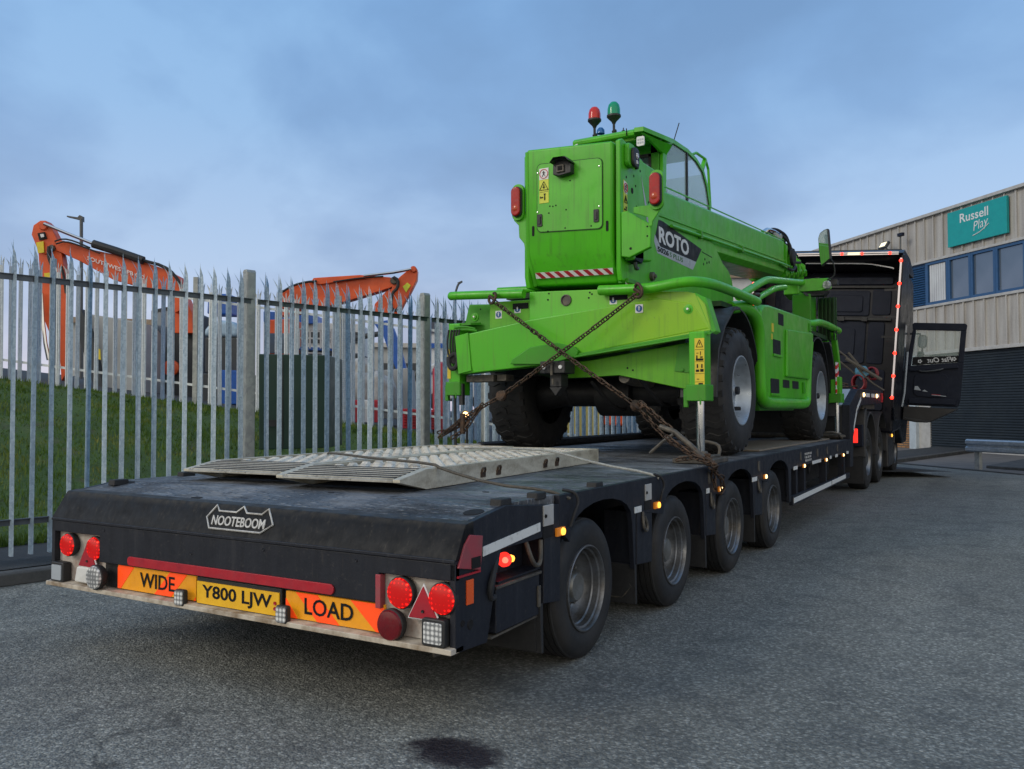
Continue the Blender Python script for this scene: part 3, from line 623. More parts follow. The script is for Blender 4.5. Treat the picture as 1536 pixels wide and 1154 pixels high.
# blue and white plant, cabins
def body(lab,cat,name,px,py,dep): return thing(name,at(px,py,dep),lab,cat)
b=body('blue and pale blue mobile crane with a rounded tank top behind the far fence','vehicle','mobile_crane',330,600,24)
card([(304,505),(306,494),(315,483),(330,480),(350,482),(358,492),(358,506)],24,1.6,'pale_blue','cab_roof',b,.12); card([(307,506),(357,506),(357,560),(307,560)],24.05,1.5,'dark_far','cab',b,.05)
card([(312,440),(345,441),(346,472),(310,471)],25,.8,'machine_blue','winch_housing',b,.05); card([(330,555),(362,556),(362,607),(330,607)],23.6,1.2,'machine_blue','outrigger_box',b,.03); card([(300,560),(362,560),(362,610),(300,606)],24.2,1.6,'dark_far','chassis',b,.05)
b=body('steel grey hopper with sloping dark side behind the left excavator stick','hopper','hopper',170,570,25)
card([(118,478),(128,470),(200,482),(212,500),(215,590),(170,600),(140,545)],25,1.6,'grey_far','bin',b,.04); card([(116,462),(122,464),(140,508),(150,560),(160,600),(146,600),(128,540),(116,500)],24.8,.25,'dark_far','side_plate',b,.02); card([(144,522),(150,524),(151,540),(144,538)],24.7,.03,'yellow_sticker','warning_sticker',b)
b=body('long white site cabin with a blue roof stripe behind the fences','cabin','site_cabin',470,520,30)
card([(395,482),(540,486),(540,560),(395,556)],31,2.5,'white_far','wall',b,.03); card([(395,467),(470,471),(470,486),(395,483)],30.8,2.4,'machine_blue','roof_stripe',b,.03)
for x in (430,462,495,522): card([(x,498),(x+18,498.5),(x+18,515),(x,514.5)],30.95,.04,'dark_far','window',b)
b=body('blue knuckle boom loader with a folded arm sloping down to the right','crane','loader_crane',575,560,25)
card([(570,490),(580,484),(590,492),(600,520),(611,560),(612,578),(603,580),(594,555),(582,525)],25,.3,'machine_blue','arm',b,.03); card([(560,484),(582,480),(590,500),(574,504)],25.2,.4,'machine_blue','knuckle',b,.03); card([(500,500),(518,498),(518,556),(500,558)],25,.5,'machine_blue','mast',b,.03); ln([(520,510),(545,505),(575,500)],25.1,.08,'dark_far','slew_hose',b)
card([(498,556),(540,556),(540,590),(498,588)],25.3,1,'dark_far','base',b,.05)
b=body('low pale grey warehouse with a dark roof edge beyond the yard','building','warehouse',640,560,60)
card([(560,519),(760,522),(760,600),(560,600)],60,10,'grey_far','wall',b,.02); card([(556,514),(764,517),(764,524),(556,521)],59.7,11,'trim_grey','roof',b,.02)
card([(575,545),(640,545),(640,556),(575,556)],59.8,.2,'dark_far','window',b)
b=body('low warehouse with a brown roof beyond the left of the yard','building','warehouse',200,490,70)
card([(100,483),(300,488),(300,600),(100,600)],70,12,'grey_far','wall',b,.02); card([(98,475),(302,482),(302,490),(98,484)],69.6,13,'tan_far','roof',b,.02)
b=body('far warehouse with a brown fascia seen between the telehandler boom and its guard rail','building','warehouse',1110,450,60)
card([(1040,416),(1250,416),(1250,600),(1040,600)],61,12,'white_far','wall',b,.02); card([(1036,396),(1254,396),(1254,417),(1036,417)],60.6,13,'tan_far','roof',b,.02)
b=body('white delivery van parked beyond the fences behind the lit work lamp','van','van',700,590,30)
card([(640,560),(645,548),(660,540),(735,541),(738,600),(640,600)],30,2,'white_far','body',b,.08); card([(646,562),(652,550),(664,547),(664,563)],29.9,.05,'glass_window','windscreen',b); pin(656,602,29.9,.33,.2,'tyre','wheel',b); pin(722,603,29.9,.33,.2,'tyre','wheel',b)
b=body('bright red slatted generator set beside the second fence post','generator','generator',630,620,20)
card([(603,613),(655,615),(655,645),(603,643)],20,1.0,'red_far','housing',b,.02)
for i in range(6): card([(606,617+i*4.1),(652,618.6+i*4.1),(652,619.6+i*4.1),(606,618+i*4.1)],19.97,.02,'dark_red_lens','louvre',b)
b=body('red and white striped road barrier stack behind the middle of the fence','barrier','road_barrier',540,620,21)
for i,x in enumerate((500,515,530,545,560)): card([(x,600),(x+9,600),(x+8,634),(x,634)],21+i*.1,.2,'red_far' if i%2==0 else 'white_far','panel',b,.02)
def lumps(name,lab,cat,pxs,dep,r,mat,grp=None):
    for i,(px,py,rr) in enumerate(pxs):
        m=MB(); bmesh.ops.create_icosphere(m.bm,subdivisions=3,radius=1)
        for v in m.bm.verts:
            n=v.co.copy(); k=1+.12*math.sin(n.x*5+i)*math.sin(n.y*6+n.z*4+i*2)+.05*math.sin(n.z*13+n.x*11); v.co=Vector((n.x*k,n.y*k,max(-.8,n.z*k*1.1)))*rr
        o=obj(name,m,mat,None,xf=Matrix.Translation(at(px,py,dep+i*.15)),ang=60); tag(o,lab[i],cat,grp)
lumps('bulk_bag',['bulging pale grey bulk bag, lowest left of the heap behind the fence','pale grey bulk bag in the middle of the heap behind the fence','tall pale grey bulk bag on the right of the heap behind the fence','small grey bulk bag on top of the heap behind the fence'],'bag',[(512,592,.52),(537,588,.5),(565,594,.55),(540,562,.4)],22,.5,'stone_bag','bulk bags heaped behind the fence')
b=body('dark grey steel storage container behind the right of the middle fence','container','storage_container',585,590,23)
card([(568,556),(612,552),(618,630),(572,628)],23,1.5,'grey_far','body',b,.02)
b=body('rust-yellow waste skip seen under the green telehandler','skip','waste_skip',865,635,24)
card([(838,604),(905,604),(899,655),(846,655)],24,1.6,'yellow_far','body',b,.03); card([(836,600),(908,600),(908,605),(836,605)],23.95,1.7,'yellow_far','rim',b,.02)
b=body('small orange digger body seen between the telehandler wheels','digger','mini_digger',922,630,24)
card([(908,608),(938,608),(940,640),(906,640)],24,1.4,'orange_machine','body',b,.1); card([(904,640),(942,640),(942,655),(904,655)],24,1.4,'black_rubber','track',b,.08)
b=body('white flatbed lorry cab with blue stripes behind the second fence post','lorry','lorry',665,560,32)
card([(628,500),(634,478),(662,476),(668,500),(668,560),(628,560)],32,2.2,'white_far','cab',b,.06); card([(633,500),(637,483),(659,482),(662,500)],31.95,.05,'glass_window','windscreen',b); card([(628,515),(668,515),(668,522),(628,522)],31.9,.05,'machine_blue','stripe',b); card([(668,530),(720,532),(720,545),(668,543)],32.2,2.2,'machine_blue','bed',b,.03)
for x in (675,690,705): card([(x,505),(x+2,505),(x+2,530),(x,530)],32.2,.08,'white_far','bed_post',b)
ln([(668,507),(720,508)],32.2,.04,'white_far','bed_rail',b,6,0); ln([(668,518),(720,519)],32.2,.04,'machine_blue','bed_rail',b,6,0); pin(640,566,31.9,.45,.3,'tyre','wheel',b); pin(706,568,31.9,.45,.3,'tyre','wheel',b)
b=body('blue scissor lift with a white guard rail above the green cabinet','lift','scissor_lift',470,520,27)
card([(445,548),(500,550),(500,575),(445,573)],27,1.2,'machine_blue','base',b,.03); card([(448,520),(498,522),(498,527),(448,525)],27,1.2,'machine_blue','platform',b,.02)
ln([(450,548),(496,527)],27,.05,'lamp_grey','scissor_arm',b,6,0); ln([(450,527),(496,549)],27,.05,'lamp_grey','scissor_arm',b,6,0)
for y in (494,507): ln([(449,y),(497,y+2)],27,.03,'white_far','guard_rail',b,6,0)
for x in (449,465,481,497): ln([(x,494),(x,523)],27,.03,'white_far','rail_post',b,6,0)
b=body('tall red upright tank standing behind the second fence post','tank','red_tank',648,560,21)
m=MB(); m.lathe([(-1.0,0),(-1.0,.20),(.75,.20),(.9,.12),(.95,0)],at(661,600,21),'z',20); obj('shell',m,'red_far',b)
# green cabinet near the fence
m=MB(); P=[at(388,675,10.6),at(492,672,10.9),at(492,533,10.9),at(388,531,10.6)]; m.solid(P,Vector((-.5,.86,0))*.9); gc=obj('utility_cabinet',m,'dark_green_box',None,bevel=.012); tag(gc,'large dark green metal utility cabinet just behind the front fence','cabinet')
for a,b_ in ((424,425.2),(438,458)):
    if b_-a<3: P=[at(a,672,10.68),at(b_,672,10.68),at(b_,536,10.68),at(a,536,10.68)]
    else: P=[at(400,640,10.58),at(420,640,10.62),at(420,630,10.62),at(400,630,10.58)]
    m=MB(); m.solid(P,Vector((.5,-.86,0))*.02); obj('door_edge' if b_-a<3 else 'vent',m,'black_plastic',gc)
# street lamps
def lamp(name,pts,head,dep,lab,r):
    l=thing('street_lamp',at(pts[0][0],pts[0][1],dep),lab,'street lamp'); ln(pts,dep,r,'lamp_grey','pole',l,8,0)
    card(head,dep,.16,'lamp_grey','lamp_head',l,.01)
lamp('street_lamp',[(122,600),(122,329)],[(100,323.5),(116,326),(119,322.5),(124,325),(124,333),(119,330),(100,325.5)],36,'grey street lamp with a flat head behind the left excavator',.07)
lamp('street_lamp',[(683,600),(683,440),(686,430),(689,424)],[(686,424),(693,421),(694,423),(688,427)],45,'thin street lamp with an angled head between fence and telehandler',.06)

# ============================================================ LOW LOADER TRAILER
WH=1.375
T=thing('low_loader_trailer',(0,4.8,0),'black four axle low loader trailer with wide load boards carrying the green machine','trailer')
m=MB(); m.prism([(.395,.84),(9.66,.84),(9.66,.885),(.395,.885)],'x',-WH+.03,WH-.03)
m.prism([(.131,.80),(.393,.84),(.393,.884),(.131,.846)],'x',-WH+.035,WH-.03); obj('deck',m,'deck_steel',T,keep=False)
# rear frame behind the fascia
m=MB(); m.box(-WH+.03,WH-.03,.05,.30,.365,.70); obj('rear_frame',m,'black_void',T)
# band with the maker's badge: leaning plate, chamfered at the top left
m=MB(); m.prism([(-.002,.702),(.066,.832),(.075,.8395),(.13,.846),(.13,.72),(.05,.702)],'x',-WH-.001,WH+.002)
for v in m.bm.verts:
    if v.co.x<0 and v.co.z>.8: v.co.x=-1.345; v.co.z+=.010
obj('rear_band',m,'band_steel',T,bevel=.0025)
m=MB(); m.box(-WH+.002,WH-.002,-.006,.03,.690,.706); obj('seam_strip',m,'trailer_steel',T,bevel=.004)
# fascia with cut-outs for the lamp clusters
m=MB(); m.prism([(-WH,.63),(-WH,.689),(WH,.689),(WH,.618),(.985,.618),(.985,.492),(-.94,.492),(-.94,.632)],'y',0,.03); obj('rear_fascia',m,'trailer_steel',T,bevel=.004)
m=MB(); m.box(-WH+.004,-.93,.034,.044,.362,.64); obj('lamp_panel',m,'white_panel',T)
m=MB(); m.box(.975,WH-.004,.034,.044,.362,.64); obj('lamp_panel',m,'white_panel',T)
m=MB(); m.box(.967,.995,-.004,.03,.47,.612); obj('bracket',m,'red_dull',T,bevel=.003)
m=MB(); m.prism([(-.032,.333),(.06,.333),(.06,.360),(-.032,.356)],'x',-WH,WH); obj('bottom_lip',m,'beige_lip',T,bevel=.004)
m=MB(); m.box(-.93,.975,.033,.043,.36,.49); obj('lower_panel',m,'black_plastic',T)
m=MB(); m.prism(rrect(-.688,.738,.499,.545,.021),'y',-.010,-.001); obj('reflector_bar',m,'red_paint',T,bevel=.002)
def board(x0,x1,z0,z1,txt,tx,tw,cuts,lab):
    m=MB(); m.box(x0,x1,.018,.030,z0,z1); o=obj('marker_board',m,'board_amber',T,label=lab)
    def clip(poly):
        def cl(P,ax,v,sg):
            out=[]
            for i in range(len(P)):
                a,b=P[i],P[(i+1)%len(P)]; ia=(a[ax]-v)*sg>=0; ib=(b[ax]-v)*sg>=0
                if ia: out.append(a)
                if ia!=ib: t=(v-a[ax])/(b[ax]-a[ax]); out.append((a[0]+(b[0]-a[0])*t,a[1]+(b[1]-a[1])*t))
            return out
        for ax,v,sg in ((0,x0,1),(0,x1,-1),(1,z0,1),(1,z1,-1)): poly=cl(poly,ax,v,sg) if poly else poly
        return poly
    for a0,a1,sh in cuts:
        p=clip([(a0,z0),(a1,z0),(a1+sh,z1),(a0+sh,z1)])
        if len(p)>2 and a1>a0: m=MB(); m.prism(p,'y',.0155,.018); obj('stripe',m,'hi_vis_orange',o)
    text(txt,'label_black',o,(tx,.0150,z0+.026),(1,0,0),(0,0,1),h=.074,w=tw,off=.012,ext=.001)
board(-.80,-.185,.366,.487,'WIDE',-.615,.275,[(-.90,-.775,.11),(-.50,-.37,.12),(-.20,-.10,.10),(-.26,-.26,.1)],'orange and amber striped board lettered WIDE')
board(.428,1.0,.364,.482,'LOAD',.545,.285,[(.36,.50,-.10),(.62,.75,-.13),(.955,1.12,-.14)],'orange and amber striped board lettered LOAD')
m=MB(); m.box(-.172,.405,.012,.03,.353,.489); o=obj('number_plate_holder',m,'black_plastic',T,bevel=.006)
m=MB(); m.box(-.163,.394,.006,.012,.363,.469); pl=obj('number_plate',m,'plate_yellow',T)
text('Y800 LJW','label_black',pl,(-.125,.0055,.376),(1,0,0),(0,0,1),h=.080,w=.475,off=.022,ext=.001)
m=MB(); m.lathe([(0,0),(-.004,.008),(0,.009)],(.372,.004,.42),'y',10); m.lathe([(0,0),(-.004,.008),(0,.009)],(.372,.004,.395),'y',10); obj('screw',m,'red_paint',pl)
# badge
bz=lambda x,z:(x,-.004+(z-.70)*.535,z)
BB=[(-.129,.780),(-.088,.838),(-.058,.812),(.062,.812),(.098,.840),(.134,.812),(.234,.812),(.266,.838),(.328,.772),(.268,.732),(-.084,.732)]
bad=None; m=MB(); pts=[bz(x,z) for x,z in BB]; m.tube([Vector(p)+Vector((0,-.004,0)) for p in pts],.0055,6,0,True); bad=obj('maker_badge',m,'letter_silver',T,ang=60,label='silver NOOTEBOOM badge outlined with three peaks')
text('NOOTEBOOM','letter_silver',bad,Vector(bz(-.090,.748))+Vector((0,-.003,0)),(1,0,0),(0,.535,1),h=.049,w=.372,off=.016,ext=.003,shear=-.28)
# dents and bolt heads on the fascia
for x,z in ((-.90,.665),(-.2,.60),(.3,.66),(.86,.66)): m=MB(); m.lathe([(0,.0),(-.004,.006),(0,.009)],(x,0,z),'y',8); obj('bolt',m,'trailer_steel',T)
# lamps
def rlamp(x,z,r,mat,parent=T,y=.0,name='tail_lamp',case='black_rubber',lab=None):
    m=MB(); m.lathe([(.035,r*.9),(.018,r*1.06),(-.004,r*1.07),(-.008,r*1.0)],(x,y,z),'y',28,True); o=obj(name,m,case,parent,label=lab)
    m=MB(); m.lathe([(-.008,r),(-.018,r*.93),(-.023,r*.6),(-.025,0)],(x,y,z),'y',28); obj('lens',m,mat,o); return o
rlamp(-1.213,.563,.060,'lamp_red',lab='round lit red tail lamp'); rlamp(-1.003,.556,.062,'lamp_red',y=.02)
rlamp(1.102,.548,.063,'lamp_red'); rlamp(1.313,.546,.062,'lamp_red'); rlamp(-.908,.420,.062,'lamp_clear',y=-.04,name='reversing_lamp',lab='round clear lamp with a grid of small LEDs')
rlamp(1.065,.415,.063,'dark_red_lens',y=-.02,name='fog_lamp',lab='round unlit dark red lamp')
def tri(c,w,h,y):
    m=MB(); x,z=c; m.solid([(x-w/2-.012,y,z-.008),(x+w/2+.012,y,z-.008),(x,y,z+h+.014)],(0,.008,0)); o=obj('triangle_reflector',m,'label_white',T,bevel=.006)
    m=MB(); m.solid([(x-w/2,y-.005,z),(x+w/2,y-.005,z),(x,y-.005,z+h)],(0,.006,0)); obj('reflector',m,'red_paint',o)
    m=MB(); m.lathe([(0,0),(-.006,.006),(0,.007)],(x,y-.005,z+.03),'y',8); obj('screw',m,'black_plastic',o)
tri((-1.045,.457),.155,.135,.005); tri((1.221,.457),.145,.130,-.005)
def worklamp(x,z,w,h,mat,y=-.05,lab=None,th=.05):
    m=MB(); m.prism(rrect(x-w/2,x+w/2,z-h/2,z+h/2,.012),'y',y,y+th); m.box(x-.01,x+.01,y+.01,y+.04,z-h/2-.02,z-h/2); o=obj('work_lamp',m,'black_plastic',T,bevel=.006,label=lab)
    m=MB(); b__=.014 if w>.09 else .006; m.prism(rrect(x-w/2+b__,x+w/2-b__,z-h/2+b__,z+h/2-b__,.008),'y',y-.005,y+.001); obj('lens',m,mat,o)
worklamp(1.285,.412,.115,.112,'lamp_clear',-.03,lab='square clear work lamp in a black housing'); worklamp(-1.29,.408,.115,.11,'label_grey',-.02,lab='square dark work lamp')
worklamp(-.245,.384,.070,.080,'lamp_clear',-.035,th=.028); worklamp(.450,.386,.070,.080,'lamp_clear',-.035,th=.028)
m=MB(); m.prism([(-1.16,.365),(-.96,.362),(-.96,.43),(-1.02,.455),(-1.14,.45)],'y',-.002,.02); obj('mud_plate',m,'white_paint',T,bevel=.01)
for sx_ in (-1,1):
    # corner plate
    m=MB(); X=WH*sx_; m.prism([(.0,.335),(.236,.325),(.315,.60),(.36,.72),(.36,.70),(.9,.70),(.9,.84),(.395,.885),(.131,.846),(.131,.70),(0,.70)],'x',X-.028*sx_,X); obj('side_plate',m,'trailer_steel',T,bevel=.003)
    # side fascia with wheel arches
    pts=[(.903,.885),(.903,.70),(.93,.70)]
    for k in range(4):
        c=1.43+1.36*k - (.03 if k else 0); r=.415
        for i in range(11):
            a=PI-(i/10)*PI; pts.append((c+r*math.cos(a)*(1 if a>PI/2 else .96),.64+.175*math.sin(a)**.8 if math.sin(a)>.02 else .64))
        pts+=[(c+.425,.37),(c+.445,.37),(c+.455,.70)]
    pts+=[(6.05,.70),(9.66,.715),(9.66,.885)]
    m=MB(); m.prism(pts,'x',X-.03*sx_,X); obj('side_fascia',m,'trailer_steel',T,bevel=.003)
    m=MB(); m.box(X-.16*sx_ if sx_>0 else X+.13,X-.131*sx_ if sx_>0 else X+.16,.9,9.6,.50,.84); obj('frame_beam',m,'black_void',T) if False else m.bm.free()
    for k in range(5):   # wing boxes between the wheels
        y0=[.743,1.905,3.235,4.595,5.93][k]; y1=[.925,2.16,3.47,4.86,6.02][k]
        m=MB(); a,b=(X-.22*sx_,X-.004*sx_); a,b=min(a,b),max(a,b)
        m.prism([(y0+.01,.70),(y1,.70),(y1-.01,.365),(y0,.385)],'x',a,b); obj('wing_box',m,'trailer_steel' if k!=1 else 'trailer_steel',T,bevel=.006)
        if k<4:
            m=MB(); yf=y0-.02 if k else y0-.02; m.prism([(yf-.015,.39),(yf+.015,.39),(yf+.02,.155),(yf+.0,.155)],'x',a-.18 if sx_>0 else a,b if sx_>0 else b+.18); fl=obj('mud_flap',m,'black_rubber',T,bevel=.003)
    # inner wheel box roof keeps the well dark
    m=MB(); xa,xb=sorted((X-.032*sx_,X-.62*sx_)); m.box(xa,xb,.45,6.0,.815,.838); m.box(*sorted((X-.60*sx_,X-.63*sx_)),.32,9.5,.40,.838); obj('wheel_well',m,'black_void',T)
# right side furniture
def sbox(name,y0,y1,z0,z1,mat,t=.006,x=WH,bev=.002,parent=T,em_=None):
    m=MB(); m.prism([(y0,z0),(y1,z0),(y1,z1),(y0,z1)],'x',x-.002,x+t); return obj(name,m,mat,parent,bevel=bev)
def strip(y0,z0,y1,z1,h,x=WH,mat='refl_white'):
    m=MB(); m.prism([(y0,z0-h/2),(y1,z1-h/2),(y1,z1+h/2),(y0,z0+h/2)],'x',x-.001,x+.004); return obj('reflective_strip',m,mat,T)
m=MB(); m.prism([(.008,.672),(.172,.64),(.19,.78),(.095,.795),(.055,.76)],'x',WH-.001,WH+.010); rp=obj('corner_reflector',m,'red_dull',T,bevel=.003)
m=MB(); m.box(WH+.004,WH+.014,.10,.165,.655,.70); obj('slot',m,'black_void',rp)
m=MB(); m.prism([(.008,.640),(.175,.64),(.175,.632),(.008,.632)],'x',WH-.001,WH+.008); obj('edge_strip',m,'red_paint',T)
strip(.20,.711,.70,.755,.040)
sbox('side_reflector',.075,.125,.512,.612,'orange_lens')
m=MB(); m.lathe([(0,.0),(.004,.018),(0,.022)],(WH,.105,.43),'x',16); m.lathe([(0,0),(.003,.012),(0,.014)],(WH,.05,.445),'x',12); obj('drain_hole',m,'black_void',T)
# recess with the lit marker, tool box
m=MB(); m.prism([(.345,.70),(.74,.70),(.74,.545),(.335,.56)],'x',WH-.13,WH-.12); m.prism([(.36,.545),(.74,.55),(.74,.56),(.36,.555)],'x',WH-.12,WH-.02); obj('recess_panel',m,'trailer_steel',T)
m=MB(); m.lathe([(0,.030),(.015,.034),(.035,.028),(.046,.014),(.05,0)],(WH-.07,.475,.632),(.9,-.35,0),20); ml=obj('marker_lamp',m,'lamp_red_soft',T,label='lit red and amber marker lamp in the recess')
m=MB(); m.lathe([(0,.014),(.012,.012),(.016,0)],(WH-.035,.440,.636),(.8,-.6,0),12); obj('hot_spot',m,'lamp_red_hot',ml)
m=MB(); m.lathe([(0,.017),(.014,.015),(.02,0)],(WH-.06,.530,.628),(.9,-.3,0),14); obj('amber_end',m,'lamp_amber',ml)
m=MB(); m.tube([(WH-.02,.60,.70),(WH+.0,.615,.62),(WH+.0,.66,.575),(WH,.71,.585),(WH-.01,.725,.69)],.011,8,2); obj('rubber_loop',m,'dirty_steel',T)
m=MB(); m.tube([(WH-.01,.33,.66),(WH+.015,.26,.60),(WH+.015,.235,.55),(WH,.26,.50),(WH-.01,.31,.50)],.013,8,2); obj('hose',m,'black_rubber',T)
m=MB(); m.prism([(.326,.337),(.712,.341),(.72,.532),(.326,.530)],'x',WH-.23,WH-.012); tb=obj('tool_box',m,'trailer_steel',T,bevel=.006)
m=MB(); m.prism([(.318,.53),(.728,.532),(.728,.545),(.318,.543)],'x',WH-.24,WH-.004); m.box(WH-.012,WH-.002,.69,.715,.38,.48); obj('lid',m,'dirty_steel',tb,bevel=.002)
m=MB(); m.prism([(.70,.34),(.735,.34),(.735,.165),(.715,.165)],'x',WH-.70,WH-.03); obj('mud_flap',m,'black_rubber',T)
m=MB(); m.solid([(.98,.245,.325),(WH-.02,.30,.33),(WH-.02,.72,.34),(.98,.72,.34)],(0,0,-.01)); obj('under_tray',m,'dirty_steel',T)
m=MB(); m.prism([(.30,.325),(.30,.20),(.72,.18),(.72,.33)],'x',WH-.33,WH-.32); obj('splash_plate',m,'dirty_steel',T)
# stake pockets, amber lamps, white blocks
for y in (.78,2.075,3.30,4.72,6.45,7.35,7.95,8.65):
    m=MB(); m.prism([(y-.05,.752),(y+.05,.752),(y+.05,.85),(y-.05,.85)] if y<3 else [(y-.03,.76),(y+.03,.76),(y+.03,.85),(y-.03,.85)],'x',WH-.001,WH+.007); sp_=obj('stake_pocket',m,'trim_grey' if y<3 else 'dirty_steel',T,bevel=.002)
    if y<3:
        m=MB(); m.prism([(y-.052,.695),(y+.052,.695),(y+.052,.748),(y-.052,.748)],'x',WH+.000,WH+.004); obj('opening',m,'black_void',sp_)
        m=MB(); m.lathe([(0,0),(.006,.008),(0,.010)],(WH+.007,y-.035,.80),'x',8); obj('bolt',m,'black_void',sp_)
def amber(y,z,w=.06,h=.024,hot='lamp_amber'):
    m=MB(); m.prism([(y-w/2,z-h),(y+w/2,z-h),(y+w/2,z+h),(y-w/2,z+h)],'x',WH,WH+.016); o=obj('side_marker_lamp',m,'lamp_amber_case',T,bevel=.004)
    m=MB(); m.lathe([(0,.020),(.012,.017),(.018,0)],(WH+.012,y+.012,z),'x',14); obj('hot_spot',m,hot,o)
for y in (.895,2.207): amber(y,.709,.085,.021)
for y in (3.528,4.901,6.55,7.80,9.0): amber(y,.700,.05,.02,'lamp_warm' if y>3 else 'lamp_amber')
for y0,y1,z in ((1.86,1.965,.712),(3.225,3.295,.710),(4.49,4.65,.700),(6.10,6.28,.70),(7.05,7.55,.706),(8.12,8.22,.712),(8.5,8.66,.712),(9.35,9.5,.715)): strip(y0,z,y1,z,.036)
text('COBURG PLANT','letter_silver',T,(WH+.001,6.68,.745),(0,1,.005),(0,0,1),h=.028,w=.34,off=.004) if False else None
m=MB()
for i in range(14):
    for j in range(3):
        if (i*7+j*5)%4: m.box(WH,WH+.002,6.66+i*.026,6.66+i*.026+.017,.735+j*.036,.735+j*.036+.024)
obj('worn_lettering',m,'letter_silver',T,label='worn silver lettering, unreadable')
# lower side guard with white strip
m=MB(); m.prism([(6.06,.325),(9.60,.36),(9.60,.43),(6.06,.42)],'x',WH-.04,WH); obj('side_guard',m,'trailer_steel',T,bevel=.004)
strip(6.10,.372,8.2,.392,.052); strip(8.25,.394,9.25,.404,.052)
for y in (6.35,6.75,8.0,9.3):
    m=MB(); m.box(WH-.10,WH-.02,y-.04,y+.04,.40,.70); obj('guard_post',m,'trailer_steel',T)
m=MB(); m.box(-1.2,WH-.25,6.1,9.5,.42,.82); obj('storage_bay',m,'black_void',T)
for y in (6.9,7.4,7.7,8.4,8.9):
    m=MB(); m.tube([(WH-.2,y,.72),(WH-.18,y+.05,.58),(WH-.2,y+.16,.50),(WH-.19,y+.2,.68)],.012,6,2); obj('hose',m,'black_rubber',T)
for y in (1.93,3.27,4.63):
    m=MB(); m.tube([(WH,y+.06,.69),(WH+.012,y+.045,.60),(WH+.012,y+.09,.565),(WH+.01,y+.12,.60),(WH,y+.09,.66)],.010,6,2); obj('hanging_hook',m,'dirty_steel',T)
# badge on the first mud flap
text('BOOM','letter_silver',T,(WH-.33,2.13-.246,.235),(1,0,0),(0,0,1),h=.045,w=.20,off=.002)
m=MB(); m.tube([(WH-.35,1.882,.31),(WH-.14,1.882,.31),(WH-.09,1.882,.34),(WH-.03,1.882,.26),(WH-.09,1.882,.19),(WH-.35,1.882,.19)],.005,5); obj('flap_badge',m,'dirty_steel',T)
# cleats along the deck edges, shackles
for y,x in ((.43,WH-.05),(.76,WH-.05),(1.42,WH-.05),(.30,-WH+.16),(.82,-WH+.10),(1.55,-WH+.10),(2.6,-WH+.1)):
    m=MB(); m.prism([(y-.05,.0),(y+.05,.0),(y+.045,.035),(y-.045,.035)],'x',x-.03,x+.03); obj('deck_cleat',m,'black_rubber',T,bevel=.006,xf=Matrix.Translation((0,0,.876+.0 if y>.4 else .868)))
for x,y,a,b in ((WH-.08,.255,.045,.05),(-.36,.16,.04,.018),(-1.22,.36,.06,.03),(.98,.85,.02,.012),(.3,.45,.02,.014)):
    m=MB(); z=.8875 if y>.4 else .838+(y-.082)*.148+.003
    m.solid([(x+a*math.cos(t*PI/6),y+b*math.sin(t*PI/6),z+(b*math.sin(t*PI/6))*.14*(y<.4)) for t in range(12)],(0,0,-.006)); obj('lashing_slot',m,'black_void',T)
# wheels
def trailer_wheel(side):
    w=bpy.data.objects.new('wheel',None); COL.objects.link(w); w.parent=T; c=Vector(((WH-.02)*side,0,.365)); w.location=c-ORG[T.name]; ORG[w.name]=c
    s=side
    m=MB(); W_=.235
    m.lathe([(-.012*s,.223),(-.006*s,.240),(.001*s,.27),(.001*s,.29),(-.004*s,.325),(-.016*s,.348),(-.030*s,.357)],c,'x',64); 
    m.lathe([(-(W_-.01)*s,.223),(-W_*s,.28),(-(W_-.012)*s,.34),(-(W_-.03)*s,.357)],c,'x',64)
    o=obj('tyre_wall',m,'tyre_side',w,ang=50)
    m=MB(); pr=[(-.030*s,.357),(-.034*s,.363)]
    for i in range(5):
        a=.045+i*.036; pr+=[(-a*s,.365),(-(a+.001)*s,.357),(-(a+.007)*s,.357),(-(a+.008)*s,.365)]
    pr+=[(-(W_-.034)*s,.363),(-(W_-.03)*s,.357)]; m.lathe(pr,c,'x',64); obj('tyre_tread',m,'tyre',w,ang=30)
    m=MB(); m.lathe([(-.014*s,.226),(-.002*s,.225),(-.0*s,.218),(-.008*s,.212),(-.024*s,.210),(-.030*s,.200),(-.060*s,.196),(-.066*s,.188),(-.110*s,.184),(-.116*s,.178),(-.140*s,.172),(-.150*s,.160),(-.146*s,.142),(-.130*s,.128),(-.124*s,.10),(-.118*s,.085)],c,'x',56); o=obj('rim',m,'rim_silver',w,ang=40)
    m=MB(); m.lathe([(-.13*s,.088),(-.07*s,.082),(-.055*s,.07),(-.05*s,.0)],c,'x',24); obj('hub',m,'rim_dirty',w)
    m=MB()
    for i in range(10):
        a=2*PI*i/10; m.lathe([(-.13*s,.012),(-.105*s,.011),(-.102*s,0)],c+Vector((0,.112*math.cos(a),.118*math.sin(a))),'x',6)
    obj('wheel_nuts',m,'rim_dirty',w)
    for i in range(6):
        a=2*PI*(i+.5)/6; m=MB(); m.lathe([(-.149*s,.018),(-.142*s,.016),(-.1425*s,0)],c+Vector((0,.149*math.cos(a),.149*math.sin(a))),'x',10); obj('hand_hole',m,'black_void',w)
    return w
for side in (1,-1):
    w0=trailer_wheel(side)
    for k in range(4):
        L_=Vector(((WH-.02)*side,1.262+1.36*k,.365))-ORG[T.name]
        o=w0 if k==0 else dup(w0,parent=T); o.location=L_; o.rotation_euler=(random.uniform(0,6),0,0); ORG[o.name]=ORG[T.name]+L_
for k in range(4):
    m=MB(); y=1.262+1.36*k; m.tube([(-1.1,y,.365),(1.1,y,.365)],.06,12); obj('axle',m,'black_void',T)
for x in (-.45,.45):
    m=MB(); m.box(x-.08,x+.08,.3,9.6,.42,.84); obj('chassis_beam',m,'black_void',T)
